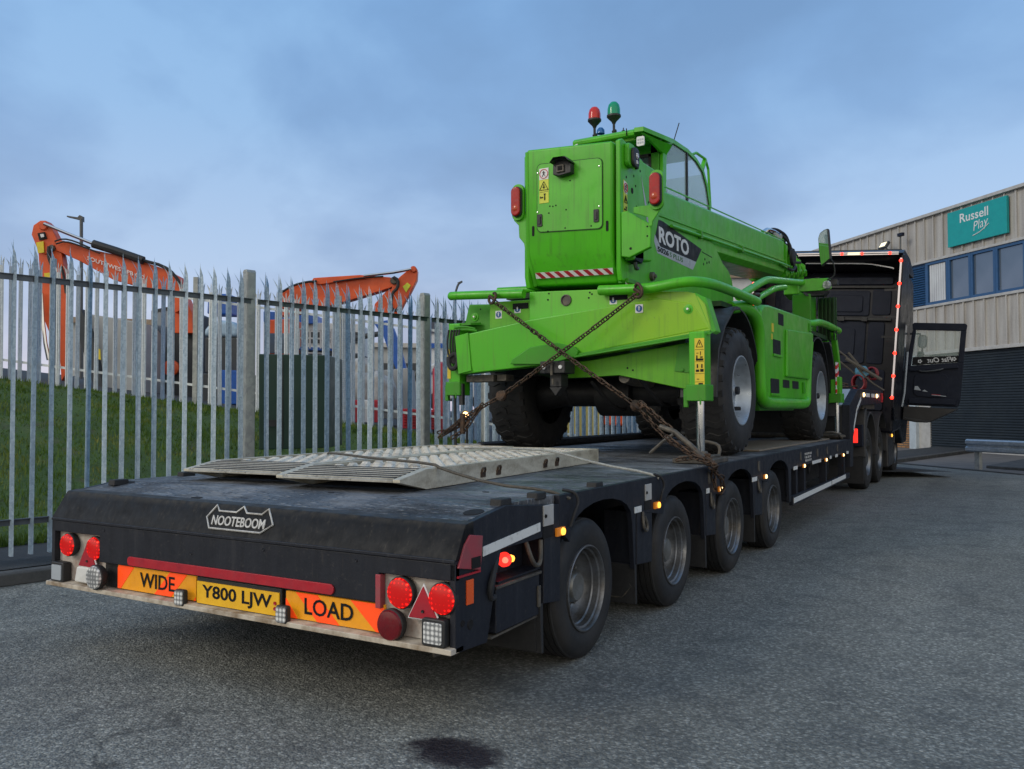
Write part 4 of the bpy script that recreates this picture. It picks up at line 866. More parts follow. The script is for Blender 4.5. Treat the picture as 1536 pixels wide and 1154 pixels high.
# swan neck
NX=1.32
m=MB(); m.prism([(9.665,.50),(9.665,1.36),(10.45,1.60),(13.0,1.62),(13.0,1.40),(10.75,1.36),(10.30,1.20),(9.95,.90),(9.90,.50)],'x',NX-.05,NX+.055); obj('neck_side',m,'trailer_steel',T,bevel=.006)
m=MB(); m.prism([(9.665,.50),(9.665,1.36),(10.45,1.60),(13.0,1.62),(13.0,1.40),(10.75,1.36),(10.30,1.20),(9.95,.90),(9.90,.50)],'x',-NX-.055,-NX+.05); obj('neck_side',m,'trailer_steel',T,bevel=.006)
m=MB(); m.prism([(9.67,.5),(9.67,1.34),(9.75,1.36),(9.75,.5)],'x',-NX+.05,NX-.05); obj('neck_bulkhead',m,'black_plastic',T)
m=MB(); m.solid([(-NX+.05,9.68,1.362),(NX-.05,9.68,1.362),(NX-.05,10.45,1.60),(-NX+.05,10.45,1.60)],(0,.02,-.05)); obj('neck_ramp_plate',m,'pillar_paint',T)
m=MB(); m.box(-NX+.05,NX-.05,10.46,12.98,1.52,1.60); obj('neck_deck',m,'dirty_steel',T)
m=MB(); m.tube([(-1.2,9.55,.93),(-.4,9.56,.94),(.6,9.56,.93),(1.25,9.5,.93)],.035,8); m.tube([(.9,9.4,.90),(1.1,9.3,.99),(1.25,9.35,.99),(1.3,9.5,.90)],.014,6,2); obj('cross_bar',m,'dirty_steel',T)
def nstrip(y0,z0,y1,z1,h=.05): 
    m=MB(); m.prism([(y0,z0-h/2),(y1,z1-h/2),(y1,z1+h/2),(y0,z0+h/2)],'x',NX+.056,NX+.060); return obj('reflective_strip',m,'refl_white',T)
nstrip(9.98,1.02,10.28,1.28,.07); nstrip(10.32,1.31,10.7,1.46,.06); nstrip(11.2,1.52,11.6,1.52,.06); nstrip(11.8,1.52,12.15,1.52,.06); nstrip(12.6,1.53,12.75,1.53,.06)
for y in (10.95,12.4):
    m=MB(); m.lathe([(0,.035),(.02,.03),(.03,0)],(NX+.055,y,1.52),'x',12); obj('side_marker_lamp',m,'lamp_warm',T)
m=MB(); m.prism([(9.0,.52),(9.55,.50),(9.55,.64),(9.1,.64)],'x',WH-.03,WH-.01); obj('red_reflector',m,'red_paint',T) if False else m.bm.free()

# ============================================================ LOADING RAMPS ON THE DECK
RA=R(4.2)
def ramp(ox,oy,w,lab,tilt=0):
    """ramp: local x across (0..w to the left), y along, origin = near right bottom corner"""
    X=Matrix.Translation((ox,oy,.888))@Matrix.Rotation(RA+tilt,4,'Z')
    r=thing('loading_ramp',(ox,oy,.888),lab,'ramp','folded loading ramps lying on the deck'); L=2.55
    for x0,x1 in ((-.045,0),(-w,-w+.045)):
        m=MB(); m.prism([(0,.0),(L,.0),(L,.105),(0,.108),(-.25,.068),(-.25,.052)],'x',x0,x1); obj('side_channel',m,'ramp_side',r,xf=X,bevel=.003)
    m=MB(); m.prism([(-.25,.052),(.0,.060),(0,.101),(-.25,.064)],'x',-w+.046,-.046)
    for i in range(6):
        y=-.235+i*.042; z=.066+(y+.25)*.15; m.box(-w+.047,-.047,y,y+.014,z-.003,z+.006)
    obj('toe_plate',m,'ramp_metal',r,xf=X,bevel=.0015)
    m=MB(); m.box(-w+.046,-.046,.02,L,.040,.052); obj('inner_plate',m,'black_void',r,xf=X)
    # pressed grip bars, alternating humps
    for i in range(6):
        m=MB(); y=-.215+i*.042; z=.0705+(y+.25)*.149; m.solid([(-w+.048,y,z),(-.048,y,z),(-.048,y+.012,z+.0018),(-w+.048,y+.012,z+.0018)],(0,0,-.004)); obj('groove',m,'black_void',r,xf=X)
    m=MB(); n=38
    for i in range(n):
        y=.045+i*(L-.07)/n; k=8; hw=(w-.10)/k
        m.box(-w+.047,-.047,y-.004,y+.004,.065,.088)
        for j in range(k):
            x=-w+.05+hw*(j+.5+.5*(i%2)); hh=hw*.40
            if x+hh>-.048: continue
            q=[(x-hh,.084),(x-hh*.55,.104),(x+hh*.55,.104),(x+hh,.084),(x+hh*.8,.080),(x+hh*.45,.097),(x-hh*.45,.097),(x-hh*.8,.080)]
            m.prism(q,'y',y-.011,y+.011)
    obj('grip_bars',m,'ramp_top',r,xf=X,bevel=.0,ang=20)
    m=MB()
    for y in (.62,.82,1.52,1.72):
        m.tube([(.002,y-.02,.035),(.012,y-.018,.075),(.012,y+.018,.075),(.002,y+.02,.035)],.006,6,1); m.box(.0,.006,y-.028,y+.028,.02,.05)
    obj('lifting_eye',m,'rust_chain',r,xf=X)
    m=MB(); m.box(-w,0,L,L+.02,.0,.105); obj('end_plate',m,'ramp_side',r,xf=X,bevel=.003)
    return r
ramp(.645,.80,.80,'right hand pale metal loading ramp nearer the wheels, strapped to the deck')
ramp(-.205,.87,.80,'left hand pale metal loading ramp nearer the fence, strapped to the deck',R(-.6))

# straps
def rope(pts,r,mat,lab,hook=None):
    m=MB(); m.tube(pts,r,6,1); t=thing('lashing_strap',pts[-1],lab,'strap'); obj('rope',m,mat,t)
    if hook: m=MB(); m.tube(hook,.008,8,2); obj('hook',m,'black_rubber',t)
rope([(-1.30,2.2,.90),(-.95,1.75,1.0),(-.55,1.45,1.015),(0,1.15,1.015),(.60,.92,1.015),(.67,.90,.99),(1.02,.86,.925),(1.30,.92,.905),(1.385,1.0,.86)],.0085,'rope_dark','brown lashing rope crossing the middle of both ramps to the deck edge',[(1.33,1.02,.90),(1.39,1.05,.89),(1.405,1.06,.84),(1.40,1.02,.79),(1.385,1.0,.72)])
rope([(-1.2,3.0,.92),(-.6,2.9,1.0),(.30,2.62,1.015),(.53,2.50,1.005),(.95,2.33,.94),(1.32,2.24,.905),(1.38,2.25,.87)],.009,'rope','pale lashing rope crossing the front end of the ramps to the deck edge',[(1.36,2.22,.90),(1.395,2.27,.88),(1.405,2.29,.82),(1.40,2.25,.78),(1.385,2.26,.72)])
# clutter on the deck
def lump(name,x,y,z,sx,sy,sz,mat,lab,cat,seed=0):
    m=MB(); bmesh.ops.create_icosphere(m.bm,subdivisions=3,radius=1); 
    for v in m.bm.verts: n=v.co; k=1+.18*math.sin(n.x*4+seed)*math.cos(n.y*5+seed)+.1*math.sin(n.z*9+seed); v.co=Vector((n.x*k*sx,n.y*k*sy,max(n.z,-.6)*k*sz))
    o=obj(name,m,mat,None,xf=Matrix.Translation((x,y,z)),ang=60); tag(o,lab,cat)
lump('rag',-1.18,2.05,.915,.13,.09,.05,'black_rubber','dark folded rag lying on the deck behind the left ramp','rag',1)
lump('rag',-1.16,3.9,.93,.16,.12,.06,'stone_bag','pale grey cloth bundle at the far left deck edge by the chain','rag',2)
m=MB(); m.tube([(-1.28,1.38,.92),(-1.25,1.66,.93),(-1.2,1.95,.92)],.028,8); o=obj('steel_bar',m,'dirty_steel'); tag(o,'short rusty steel bar lying on the left deck edge behind the ramps','bar')

# ============================================================ ROTATING TELEHANDLER
H=thing('telehandler',(0,6.7,.885),'bright green rotating telehandler lettered ROTO chained down on the low loader','telehandler')
# wheels
def big_wheel(side):
    s=side; c=Vector((1.20*s,0,1.475)); w=bpy.data.objects.new('wheel',None); COL.objects.link(w); w.parent=H; w.location=c-ORG[H.name]; ORG[w.name]=c; Wd=.44; Ro=.585
    m=MB(); m.lathe([(-.012*s,.315),(.0,.34),(.006*s,.42),(-.004*s,.49),(-.030*s,.545),(-.055*s,.568)],c,'x',64); m.lathe([(-(Wd-.012)*s,.315),(-Wd*s,.42),(-(Wd-.03)*s,.545),(-(Wd-.055)*s,.568)],c,'x',64); obj('tyre_wall',m,'tyre_side',w,ang=50)
    m=MB(); m.lathe([(-.055*s,.566),(-.09*s,.573),(-(Wd-.09)*s,.573),(-(Wd-.055)*s,.566)],c,'x',64)
    n=26
    for i in range(n):
        for sd in (0,1):
            a=2*PI*(i+.5*sd)/n; 
            # zig-zag lug running from shoulder to the centre
            xs=[.02,.10,.17,.235] if sd==0 else [Wd-.02,Wd-.10,Wd-.17,Wd-.235]; da=[0,.03,-.02,.04]; hw=.062
            pr=[]
            for x,d in zip(xs,da):
                ro=Ro if .04<x<Wd-.04 else Ro-.03
                pr.append([(x,a+d-hw,ro-.03),(x,a+d-hw*.8,ro),(x,a+d+hw*.8,ro),(x,a+d+hw,ro-.03)])
            V=[[m.bm.verts.new(c+Vector((-q[0]*s,q[2]*math.cos(q[1]),q[2]*math.sin(q[1])))) for q in row] for row in pr]
            for r0,r1 in zip(V,V[1:]):
                for j in range(3): m.bm.faces.new((r0[j],r0[j+1],r1[j+1],r1[j]))
            m.bm.faces.new(V[0]); m.bm.faces.new(V[-1][::-1])
    obj('tyre_tread',m,'tyre',w,ang=25)
    m=MB(); m.lathe([(-.014*s,.318),(-.002*s,.318),(0,.308),(-.012*s,.300),(-.03*s,.296),(-.05*s,.285),(-.11*s,.275),(-.135*s,.262),(-.14*s,.20),(-.135*s,.14),(-.12*s,.12)],c,'x',60); obj('rim',m,'rim_blue',w,ang=40)
    m=MB(); m.lathe([(-.14*s,.13),(-.10*s,.12),(-.085*s,.10),(-.075*s,.05),(-.06*s,.045),(-.055*s,0)],c,'x',28); obj('hub',m,'rim_blue',w)
    m=MB(); m.lathe([(-.075*s,.04),(-.03*s,.036),(-.02*s,0)],c,'x',16)
    m.lathe([(-.13*s,.02),(-.05*s,.018),(-.045*s,0)],c+Vector((0,.06,-.19)),'x',12); obj('valve_block',m,'black_plastic',w)
    m=MB()
    for i in range(12):
        a=2*PI*i/12; m.lathe([(-.14*s,.014),(-.115*s,.013),(-.112*s,0)],c+Vector((0,.17*math.cos(a),.17*math.sin(a))),'x',6)
    obj('wheel_nuts',m,'rim_blue',w); return w
AX=(4.86,8.60)
for s in (1,-1):
    w0=big_wheel(s)
    for k,y in enumerate(AX):
        L_=Vector((1.20*s,y,1.475))-ORG[H.name]; o=w0 if k==0 else dup(w0,parent=H); o.location=L_; o.rotation_euler=(.3 if k==0 else -.55,0,0); ORG[o.name]=ORG[H.name]+L_
# chassis and axles
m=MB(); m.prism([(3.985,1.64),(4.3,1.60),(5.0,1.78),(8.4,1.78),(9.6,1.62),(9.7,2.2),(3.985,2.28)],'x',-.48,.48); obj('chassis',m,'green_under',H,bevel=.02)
for y in AX:
    m=MB(); m.tube([(-.9,y,1.475),(-.35,y,1.475),(.35,y,1.475),(.9,y,1.475)],.14,16); m.lathe([(-.2,.05),(-.18,.22),(.18,.22),(.2,.05)],(0,y,1.46),'x',20,True); m.lathe([(-.25,.12),(.10,.20)],(.78,y,1.475),'x',20,True); m.lathe([(.25,.12),(-.10,.20)],(-.78,y,1.475),'x',20,True); obj('axle',m,'black_plastic',H)
m=MB(); m.box(-.75,.75,4.15,4.55,1.62,1.80); m.box(-.9,-.2,4.2,9.2,1.62,1.75); m.box(.2,.9,5.6,7.8,1.45,1.75); obj('under_frame',m,'black_void',H)
m=MB(); m.tube([(.42,3.98,1.585),(.42,4.15,1.565),(.5,4.4,1.55)],.052,14); obj('exhaust_pipe',m,'dirty_steel',H)
m=MB(); m.box(-1.12,-.82,3.83,4.0,1.565,1.63); m.box(-.80,-.70,3.86,4.0,1.57,1.63); obj('step',m,'dirty_steel',H,bevel=.004)
for (a,b) in (((-.2,3.95,1.6),(-.35,4.5,1.35)),((.55,4.0,1.58),(.6,4.6,1.34)),((.1,4.0,1.55),(.12,4.7,1.3))):
    m=MB(); mid=(Vector(a)+Vector(b))/2+Vector((.04,0,-.1)); m.tube([a,mid,b],.018,6,2); obj('hydraulic_hose',m,'black_rubber',H)
# rear stabiliser housing
m=MB(); m.prism([(-.42,2.365),(.315,2.335),(.335,2.325),(1.05,2.262),(1.115,2.243),(1.195,2.15),(1.245,1.935),(.62,1.83),(.073,1.768),(-.42,1.76)],'y',3.80,3.98); sh=obj('stabiliser_plate',m,'green_panel_lit',H,bevel=.008)
m=MB(); m.solid([(1.11,3.795,2.25),(1.195,3.84,2.205),(1.268,3.86,1.935),(1.250,3.795,1.91)],(-.01,.16,0)); obj('end_face',m,'green',sh,bevel=.006)
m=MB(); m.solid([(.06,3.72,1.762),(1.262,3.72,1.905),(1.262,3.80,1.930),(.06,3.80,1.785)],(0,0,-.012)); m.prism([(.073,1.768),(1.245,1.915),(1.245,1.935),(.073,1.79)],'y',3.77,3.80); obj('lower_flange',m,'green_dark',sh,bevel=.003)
m=MB(); m.solid([(-1.167,3.72,1.986),(-1.02,3.72,2.012),(-.371,3.725,2.105),(.80,3.785,2.222),(1.10,3.794,2.16),(1.235,3.796,1.950),(.090,3.788,1.790),(-.184,3.745,1.705),(-1.125,3.72,1.633)],(0,.16,0)); bl=obj('stabiliser_beam',m,'green_panel_lit',H,bevel=.012)
m=MB(); m.prism([(-1.168,1.990),(-1.02,2.018),(-.985,1.665),(-1.13,1.637)],'y',3.708,3.722); obj('cover_plate',m,'green',bl,bevel=.004)
m=MB(); m.solid([(-.566,3.700,1.713),(-.545,3.700,1.755),(-.362,3.700,1.858),(-.10,3.715,1.888),(.06,3.74,1.845),(.091,3.755,1.812),(.07,3.76,1.765),(-.184,3.70,1.700)],(0,.05,0)); obj('gusset',m,'green_dark',bl,bevel=.008)
m=MB(); m.prism([(.108,1.735),(1.124,1.872),(1.09,1.70),(1.045,1.50),(1.02,1.475),(.98,1.473),(.388,1.600),(.1,1.588),(-.11,1.585),(-.2,1.62),(-.2,1.72)],'y',3.93,3.97); lp=obj('lower_plate',m,'green_warm_lit',H,bevel=.006)
m=MB(); m.prism([(.927,1.831),(1.124,1.866),(1.075,1.60),(.894,1.622)],'y',3.918,3.93)
for x,z in ((1.06,1.845),(1.10,1.845),(.965,1.632),(1.03,1.622)): m.lathe([(0,.014),(-.010,.014),(-.012,0)],(x,3.918,z),'y',8)
obj('bolted_plate',m,'green_dark',lp,bevel=.002)
m=MB(); m.prism([(-1.155,2.313),(-.865,2.298),(-.865,1.99),(-1.19,1.97),(-1.205,2.125)],'y',3.93,4.08); obj('corner_block',m,'green_dark',H,bevel=.01)
m=MB(); m.prism([(-.866,2.305),(-.42,2.30),(-.42,2.0),(-.866,1.99)],'y',3.84,3.98); cb=obj('rear_panel',m,'green_warm_lit',H,bevel=.006)
m=MB(); m.box(-.615,-.452,3.835,3.842,2.222,2.275); obj('slot',m,'black_void',cb)
m=MB(); m.box(.365,.53,3.795,3.803,2.232,2.275); obj('slot',m,'black_void',sh)
m=MB(); m.solid([(-1.30,3.80,2.125),(-1.05,3.80,2.120),(-1.0,3.9,2.128),(-1.30,3.95,2.135)],(0,0,-.02)); m.tube([(-1.22,3.78,2.08),(-1.1,3.77,2.085),(-1.0,3.8,2.06)],.012,6,1); m.tube([(-1.24,3.78,2.05),(-1.1,3.77,2.06),(-.98,3.8,2.04)],.012,6,1); obj('leg_bracket',m,'green_dark',H)
for x,z,y in ((1.059,2.116,3.80),(-1.085,2.188,3.93)):
    m=MB(); m.lathe([(0,.042),(-.008,.040),(-.010,.024),(-.022,.022),(-.024,0)],(x,y,z),'y',20); b_=obj('pivot_bolt',m,'green',H)
    m=MB(); m.lathe([(-.022,.012),(-.030,.010),(-.031,0)],(x,y,z),'y',8); obj('bolt_head',m,'chrome',b_)
m=MB(); m.lathe([(0,.052),(-.012,.05),(-.014,.042),(-.002,.040),(-.002,0)],(-.048,3.80,2.264),'y',28); obj('rear_sensor',m,'dirty_steel',H,label='round dark sensor in the rear plate')
m=MB()
for x,z in ((-.23,2.28),(-.22,2.335),(.17,2.27),(.18,2.315),(-.94,2.24),(-.55,2.03),(-.2,2.03),(.2,2.30),(.86,1.98),(.93,1.88),(.47,1.66),(.52,1.64),(-.47,1.98)): m.lathe([(0,.009),(-.003,.008),(-.003,0)],(x,3.80 if z>1.8 else 3.93,z),'y',8)
obj('bolt_holes',m,'black_void',H)
for x,z,y in ((-.767,2.183,3.84),(-.565,2.222,3.84),(.400,2.235,3.80),(.645,2.144,3.772)):
    m=MB(); m.prism(rrect(x-.034,x+.034,z-.036,z+.036,.006),'y',y-.003,y+.001); d=obj('safety_sign',m,'label_white',H,label='small round blue instruction sign on a white square')
    m=MB(); m.lathe([(0,.028),(-.0015,.028),(-.0015,0)],(x,y-.003,z),'y',20); obj('disc',m,'label_blue',d)
    m=MB(); m.box(x-.004,x+.004,y-.0065,y-.004,z-.016,z+.006); m.box(x-.009,x+.009,y-.0065,y-.004,z+.006,z+.010); m.lathe([(0,.005),(-.0015,.005),(-.0015,0)],(x,y-.005,z+.016),'y',8); obj('pictogram',m,'label_white',d)
# hitch
m=MB(); m.box(-.205,.035,3.60,3.80,1.615,1.722); m.box(-.14,-.03,3.66,3.80,1.50,1.615); m.prism([(-.15,1.5),(-.02,1.5),(-.085,1.42)],'y',3.66,3.76); hi=obj('tow_hitch',m,'black_plastic',H,bevel=.008)
m=MB()
for x in (-.165,-.005): m.lathe([(0,.018),(-.010,.016),(-.012,0)],(x,3.60,1.668),'y',12)
obj('bolt',m,'label_white',hi); m=MB(); m.tube([(-.085,3.59,1.71),(-.085,3.585,1.66),(-.085,3.59,1.60)],.012,8); m.tube([(-.09,3.62,1.57),(-.09,3.62,1.52)],.01,8); obj('pin',m,'dirty_steel',hi)
# stabiliser legs
def leg(x,y,z0,z1,rod,front=False,side=1):
    L=bpy.data.objects.new('stabiliser_leg',None); COL.objects.link(L); L.parent=H; c=Vector((x,y,z0)); L.location=c-ORG[H.name]; ORG[L.name]=c
    m=MB(); m.box(x-.050,x+.080,y-.08,y+.08,z0+.08,z1); obj('housing',m,'green',L,bevel=.012)
    m=MB(); m.prism([(x-.07,y-.10),(x+.09,y-.10),(x+.105,y-.06),(x+.105,y+.06),(x-.07,y+.08),(x-.07,y-.06)],'z',z0-.03,z0+.10); m.box(x-.105,x-.068,y-.06,y-.02,z0-.08,z0+.07); m.box(x+.04,x+.055,y-.105,y-.09,z0-.06,z0+.0); obj('collar',m,'green_dark',L,bevel=.008)
    if rod:
        m=MB(); m.tube([(x+.015,y,z0),(x+.015,y,rod)],.034,20); obj('rod',m,'chrome',L)
        m=MB(); m.lathe([(-.04,.11),(-.015,.11),(0,.06),(.02,.05)],(x+.015,y,rod),'z',20,True); obj('foot',m,'dirty_steel',L)
    return L
L1=leg(1.155,3.74,1.40,1.92,.955)
m=MB(); m.box(1.155,1.233,3.655,3.658,1.485,1.865); st=obj('warning_sticker',m,'yellow_sticker',L1,label='tall yellow sticker with black warning pictograms')
m=MB()
def b2(x0,x1,z0,z1): m.box(x0,x1,3.6525,3.655,z0,z1)
for a,b in (((1.194,1.853),(1.168,1.795)),((1.168,1.795),(1.221,1.795)),((1.221,1.795),(1.194,1.853))): m.frame((a[0],3.654,a[1]),(b[0],3.654,b[1]),.004,.004)
b2(1.192,1.197,1.812,1.832)
for z in (1.775,1.68,1.585,1.52): b2(1.158,1.230,z,z+.002)
b2(1.165,1.225,1.688,1.705); b2(1.168,1.178,1.705,1.73); b2(1.2,1.22,1.71,1.72); b2(1.165,1.19,1.60,1.618); b2(1.2,1.226,1.60,1.622); b2(1.172,1.182,1.63,1.66); b2(1.208,1.218,1.63,1.66); b2(1.185,1.22,1.50,1.512); b2(1.172,1.19,1.54,1.545); b2(1.2,1.205,1.73,1.76); b2(1.17,1.185,1.745,1.75)
obj('pictograms',m,'label_black',st)
L2_=leg(-1.24,3.86,1.47,2.12,None)
m=MB(); m.box(-1.30,-1.262,3.776,3.779,1.60,1.88); obj('warning_sticker',m,'yellow_sticker',L2_)
m=MB(); m.tube([(-1.23,3.80,1.45),(-1.225,3.80,1.2),(-1.22,3.80,.93)],.014,8); m.box(-1.17,-1.13,3.78,3.82,1.35,1.55); obj('rod',m,'black_plastic',L2_)
m=MB()
for i in range(5): m.tube([(-1.27+.03*i,3.76,2.06),(-1.275+.03*i,3.74,1.95),(-1.27+.028*i,3.745,1.82),(-1.22+.01*i,3.75,1.74)],.009,6,2)
m.tube([(-1.26,3.74,1.80),(-1.24,3.72,1.70),(-1.17,3.72,1.68),(-1.14,3.74,1.78),(-1.19,3.75,1.84),(-1.25,3.74,1.80)],.022,8,2); obj('hydraulic_hose',m,'black_rubber',L2_)
L3_=leg(1.21,9.55,1.42,1.75,.96); leg(-1.21,9.55,1.42,1.9,.96)
m=MB(); m.box(1.02,1.10,9.62,9.75,1.5,2.36); m.box(.95,1.16,9.6,9.8,1.62,1.72); obj('front_bracket',m,'green',H,bevel=.01)
m=MB(); m.box(1.23,1.245,9.45,9.62,1.5,1.95); wbd=obj('marker_plate',m,'label_white',H)
m=MB(); 
for i in range(4): m.prism([(9.449,1.52+i*.11),(9.449,1.57+i*.11),(9.621,1.62+i*.11),(9.621,1.57+i*.11)],'x',1.244,1.248); m.prism([(1.23,1.52+i*.11),(1.23,1.57+i*.11),(1.246,1.58+i*.11),(1.246,1.53+i*.11)],'y',9.446,9.449)
obj('stripe',m,'label_red',wbd)
m=MB(); m.lathe([(0,.06),(-.03,.055),(-.05,.0)],(1.02,9.55,1.60),(.2,1,0),16); obj('front_lamp',m,'lamp_clear',H)
m=MB()
for p in (((.9,9.7,2.3),(1.1,9.75,2.36),(1.0,9.9,2.2)),((.8,9.8,2.2),(1.0,9.7,2.42),(1.15,9.8,2.25)),((.95,9.8,2.0),(1.1,9.7,2.2),(1.0,9.8,2.45)),((.85,9.8,2.3),(.98,9.75,2.45),(1.12,9.75,2.42)),((1.05,9.7,2.1),(1.1,9.75,1.9),(1.2,9.9,1.75))): m.tube(p,.025,6,2)
obj('hydraulic_hose',m,'black_rubber',H)
# guard rails round the chassis
def rail(pts,r,name='guard_rail',sm=2,mat='green'): m=MB(); m.tube(pts,r,14,sm); return obj(name,m,mat,H,ang=50)
rail([(-1.225,3.74,2.375),(-1.22,3.72,2.375),(-.90,3.72,2.362),(-.43,3.72,2.338)],.040)
rail([(.30,3.74,2.318),(.60,3.72,2.302),(.80,3.72,2.30),(.98,3.72,2.325),(1.10,3.76,2.335),(1.19,3.95,2.338),(1.215,4.35,2.335),(1.22,4.9,2.335),(1.22,5.34,2.335)],.043)
rail([(-.87,4.0,2.43),(-.66,4.0,2.424),(-.45,4.0,2.415)],.032)
rail([(1.10,4.85,2.235),(1.15,5.15,2.275),(1.18,5.42,2.22),(1.185,5.56,2.06),(1.175,5.59,1.70),(1.175,5.60,1.45),(1.185,5.68,1.385),(1.19,5.85,1.365),(1.19,6.8,1.365),(1.19,7.52,1.365),(1.19,7.68,1.385),(1.18,7.74,1.48),(1.175,7.84,1.85),(1.17,7.98,2.12)],.058,'side_frame_tube',2)
rail([(1.15,8.0,2.36),(1.20,8.13,2.37),(1.215,8.35,2.405),(1.22,8.9,2.42),(1.22,9.8,2.41)],.046)
# side body
m=MB(); m.prism([(5.62,1.40),(5.60,1.9),(5.56,2.15),(5.60,2.28),(5.72,2.35),(5.95,2.37),(8.0,2.41),(8.14,2.36),(8.02,2.13),(7.86,1.85),(7.72,1.42)],'x',.70,1.195); sb=obj('side_body',m,'green',H,bevel=.03,seg=3)
m=MB(); m.prism([(6.60,2.174),(8.00,2.235),(7.90,1.90),(7.80,1.66),(6.56,1.655)],'x',1.19,1.225); obj('hatch',m,'green',sb,bevel=.018,seg=3)
def hole(y0,y1,z0,z1,lip=True):
    m=MB(); m.prism(rrect(y0,y1,z0,z1,.012,2),'x',1.194,1.198); o=obj('opening',m,'black_void',sb)
    if lip: m=MB(); m.prism([(y0-.01,z0-.008),(y1+.01,z0-.008),(y1+.01,z0+.018),(y0-.01,z0+.018)],'x',1.196,1.212); obj('step_edge',m,'green',o,bevel=.003)
hole(6.29,6.53,2.20,2.325,False); hole(6.05,6.38,1.86,2.03); hole(5.93,6.30,1.45,1.62); hole(6.47,6.78,1.535,1.622,False); hole(6.93,7.25,1.535,1.622,False)
m=MB(); m.prism([(6.0,2.10),(6.08,2.10),(6.08,2.19),(6.0,2.19)],'x',1.195,1.199); m.prism([(5.98,2.02),(6.03,2.02),(6.03,2.08),(5.98,2.08)],'x',1.195,1.199); obj('warning_sticker',m,'yellow_sticker',sb)
m=MB(); m.prism([(7.45,1.49),(7.52,1.49),(7.50,1.62),(7.44,1.62)],'x',1.195,1.22); m.prism([(7.86,2.25),(7.93,2.25),(7.92,2.35),(7.86,2.35)],'x',1.195,1.215); obj('latch',m,'green_dark',sb,bevel=.006)
m=MB()
for i in range(9): m.prism([(8.00+.0*i,2.06+i*.032),(8.08,2.065+i*.032),(8.08,2.075+i*.032),(8.0,2.07+i*.032)],'x',1.196,1.204)
obj('vent',m,'green_under',sb)
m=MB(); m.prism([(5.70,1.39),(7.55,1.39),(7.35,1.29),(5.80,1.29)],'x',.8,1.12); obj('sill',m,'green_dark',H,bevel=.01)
# mudguards
def arc(yc,zc,r,a0,a1,n=16): return [(yc+r*math.cos(R(a0+(a1-a0)*i/n)),zc+r*math.sin(R(a0+(a1-a0)*i/n))) for i in range(n+1)]
def mguard(x0,x1,yc,a0,a1,r=.70):
    o_=arc(yc,1.50,r,a0,a1); i_=arc(yc,1.50,r-.02,a0,a1)[::-1]; m=MB(); m.prism(o_+i_,'x',x0,x1); return obj('mudguard',m,'black_plastic',H,ang=50)
m=MB(); m.prism([(4.70,2.215),(4.50,2.19),(4.22,2.02),(4.04,1.80),(3.99,1.60),(3.97,1.40),(3.995,1.40),(4.02,1.60),(4.065,1.79),(4.245,2.0),(4.51,2.165),(4.70,2.19)],'x',.92,1.235); obj('mudguard',m,'black_plastic',H,bevel=.008,ang=50)
mguard(.72,1.17,4.86,10,110,.74); mguard(.72,1.17,8.62,5,150,.74); mguard(.98,1.22,8.72,-22,62,.80); mguard(-1.2,-.72,4.86,10,160,.72); mguard(-1.2,-.72,8.62,5,170,.72)
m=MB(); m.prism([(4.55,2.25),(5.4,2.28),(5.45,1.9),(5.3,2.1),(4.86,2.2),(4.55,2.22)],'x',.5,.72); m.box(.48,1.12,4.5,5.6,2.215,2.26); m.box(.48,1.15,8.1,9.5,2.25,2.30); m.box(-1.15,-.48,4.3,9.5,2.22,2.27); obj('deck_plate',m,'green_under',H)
m=MB(); m.prism([(9.35,2.35),(9.50,2.33),(9.72,2.0),(9.78,1.85),(9.70,1.85),(9.6,2.0)],'x',1.18,1.25); obj('wing_edge',m,'green',H,bevel=.01)
m=MB(); m.tube([(1.16,5.45,2.42),(1.18,5.6,2.44),(1.1,5.75,2.42)],.02,6,1); m.tube([(1.1,5.5,2.40),(1.15,5.62,2.41)],.03,6); obj('shackle',m,'rust_chain',H)
# turret base, cheeks
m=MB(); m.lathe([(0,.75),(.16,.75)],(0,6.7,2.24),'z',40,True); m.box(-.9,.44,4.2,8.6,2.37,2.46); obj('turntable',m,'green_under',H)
ck=[(3.83,2.40),(3.80,2.50),(3.80,3.60),(3.86,3.63),(4.0,3.60),(4.10,3.585),(4.22,3.565),(4.32,3.55),(4.40,3.45),(4.60,3.43),(4.72,3.12),(5.03,3.10),(6.35,3.18),(6.60,3.07),(6.77,2.985),(7.0,2.93),(7.13,2.84),(7.19,2.75),(7.2,2.40)]
m=MB(); m.prism(ck,'x',.425,.47); k1=obj('turret_cheek',m,'green',H,bevel=.010)
m=MB(); m.prism(ck,'x',-.47,-.425); obj('turret_cheek',m,'green',H,bevel=.010)
# counterweight housing
def skewbox(F,B,mat,name,parent,bev):
    m=MB(); A=[m.bm.verts.new(p) for p in F]; C=[m.bm.verts.new(p) for p in B]; n=len(A); m.bm.faces.new((A[0],A[1],A[2],A[5])); m.bm.faces.new((A[5],A[2],A[3],A[4])); m.bm.faces.new((C[5],C[2],C[1],C[0])); m.bm.faces.new((C[4],C[3],C[2],C[5]))
    for i in range(n): m.bm.faces.new((A[i],A[(i+1)%n],C[(i+1)%n],C[i]))
    return obj(name,m,mat,parent,bevel=bev,seg=3)
hd=skewbox([(-.424,3.76,3.645),(.415,3.76,3.592),(.405,3.76,2.667),(.400,3.90,2.395),(-.412,3.90,2.425),(-.412,3.76,2.695)],[(-.424,4.9,3.645),(.415,4.9,3.592),(.405,4.9,2.667),(.400,4.9,2.395),(-.412,4.9,2.425),(-.412,4.9,2.695)],'green','rear_housing',H,.022)
m=MB(); m.tube([(-.418,3.775,3.62),(-.412,3.775,2.70),(-.412,3.90,2.43)],.024,10); obj('edge_roll',m,'green',hd)
